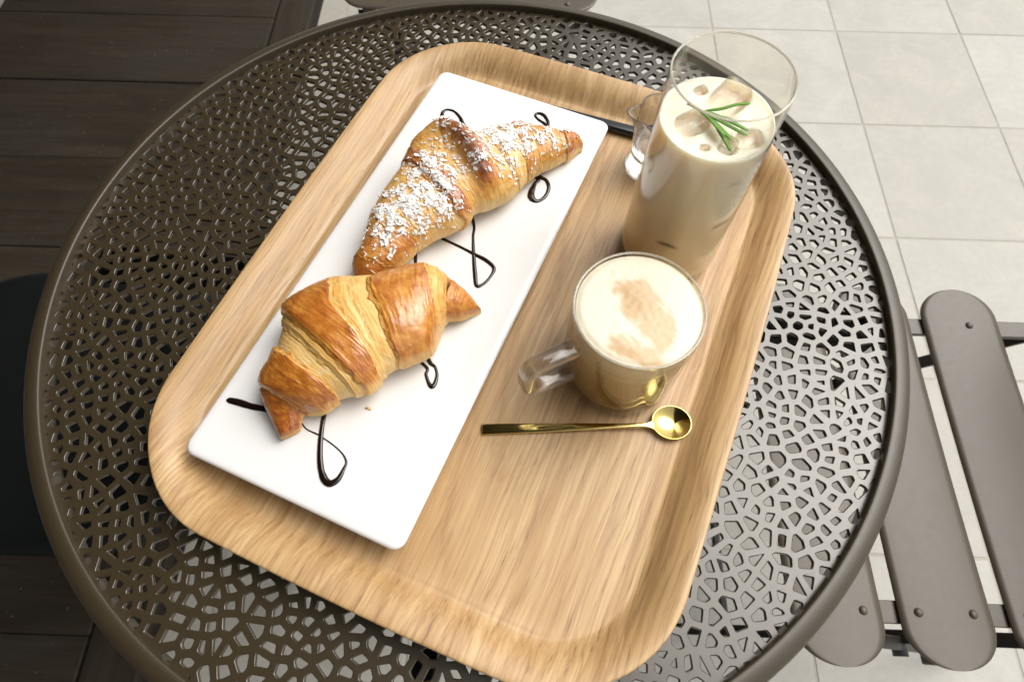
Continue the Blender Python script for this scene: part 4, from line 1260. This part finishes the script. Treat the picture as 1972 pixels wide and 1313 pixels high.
# ------------------------------------------------------------------ spoon
spoon = empty('gold_spoon', (0.0144, -0.1128, ZF))
tag(spoon, 'small polished gold teaspoon lying on the tray in front of mug', 'spoon')
hs_ = [(0.0000, 0.0000, 0.00335, 0.0007, 0.0011), (0.0010, 0.0001, 0.00345, 0.0010, 0.0012), (0.0200, 0.0012, 0.00320, 0.0011, 0.0017), (0.0400, 0.0021, 0.00280, 0.0011, 0.0024), (0.0574, 0.0030, 0.00235, 0.0011, 0.0031), (0.0750, 0.0038, 0.00180, 0.0012, 0.0038), (0.0880, 0.0045, 0.00145, 0.0012, 0.0043), (0.0980, 0.0051, 0.00140, 0.0011, 0.0044), (0.1022, 0.0054, 0.0021, 0.0009, 0.0042), (0.1050, 0.0057, 0.0036, 0.0006, 0.0040)]
secr = [(math.copysign(abs(math.cos(t)) ** 0.45, math.cos(t)), math.copysign(abs(math.sin(t)) ** 0.45, math.sin(t))) for t in [2 * math.pi * (k + 0.5) / 20 for k in range(20)]]
q = catmull([h for h in hs_], 54)
link('handle', sweep('spoon_handle', [(Vector((a[0], a[1], a[4])), a[2], a[3]) for a in q], secr), M_GOLD, spoon)
bv, bf = [], []
nb, mb = 20, 64
BX, BY = 0.1160, 0.0076
for layer in (0, 1):
    for i in range(nb + 1):
        e = i / nb
        for k in range(mb):
            a = 2 * math.pi * k / mb
            ra, rb = 0.0122, 0.0108
            x, y = ra * e * math.cos(a), rb * e * math.sin(a)
            zz = 0.0008 + 0.0038 * e ** 2.1
            if layer: zz -= 0.0007 * (1 - 0.4 * e); x *= 1.012; y *= 1.012
            bv.append((BX + x, BY + y, zz + (0.00015 if not layer and i == nb else 0)))
for layer in (0, 1):
    o_ = layer * (nb + 1) * mb
    for i in range(nb):
        for k in range(mb):
            k2 = (k + 1) % mb
            bf.append((o_ + i * mb + k, o_ + i * mb + k2, o_ + (i + 1) * mb + k2, o_ + (i + 1) * mb + k))
for k in range(mb):
    k2 = (k + 1) % mb
    bf.append((nb * mb + k, nb * mb + k2, (nb + 1) * mb + nb * mb + k2, (nb + 1) * mb + nb * mb + k))
bme = mesh('bowl', bv, bf)
bmx = bmesh.new(); bmx.from_mesh(bme); bmesh.ops.remove_doubles(bmx, verts=bmx.verts, dist=1e-6); bmesh.ops.recalc_face_normals(bmx, faces=bmx.faces); bmx.to_mesh(bme); bmx.free()
bme.polygons.foreach_set('use_smooth', [True] * len(bme.polygons))
link('bowl', bme, M_GOLD, spoon)

# ------------------------------------------------------------------ little glass jug behind the tall glass
JX, JY = 0.1300, 0.1015
jp = [(0, 0.0003), (0.0165, 0.0003), (0.0182, 0.0012), (0.0184, 0.0030), (0.0172, 0.0060), (0.0160, 0.0095), (0.0158, 0.0130), (0.0164, 0.020), (0.0172, 0.030), (0.0176, 0.040), (0.0180, 0.046), (0.0190, 0.0515), (0.0194, 0.0530), (0.0191, 0.0538), (0.0184, 0.0536), (0.0178, 0.0525),
      (0.0168, 0.046), (0.0162, 0.040), (0.0158, 0.030), (0.0150, 0.020), (0.0140, 0.0150), (0.011, 0.0128), (0, 0.0122)]
jme = lathe('small_glass_jug', jp, 96)
for v in jme.vertices:
    x, y, z = v.co
    r = math.hypot(x, y)
    if z > 0.034 and r > 0.012:
        a = math.atan2(y, x); da = (a - math.pi * 1.02 + math.pi) % (2 * math.pi) - math.pi
        t = ((z - 0.034) / 0.020) ** 2
        push = 0.0072 * t * math.exp(-(da / 0.30) ** 2) - 0.0022 * t * (math.exp(-((abs(da) - 0.62) / 0.25) ** 2))
        v.co.x += push * math.cos(a); v.co.y += push * math.sin(a); v.co.z += 0.0016 * t * math.exp(-(da / 0.25) ** 2)
jug = link('small_glass_jug', jme, M_JUG, loc=(JX, JY, ZF))
tag(jug, 'small clear glass jug with pouring lip half hidden behind tall glass', 'jug')
sy = link('clear_syrup', lathe('clear_syrup', [(0, 0.0124), (0.0109, 0.0130), (0.0139, 0.0151), (0.01502, 0.020), (0.0156, 0.0275), (0.0153, 0.0270), (0, 0.0268)], 64), M_SYRUP, loc=(JX, JY, ZF))
tag(sy, 'clear sugar syrup in the bottom of the small glass jug', 'syrup')
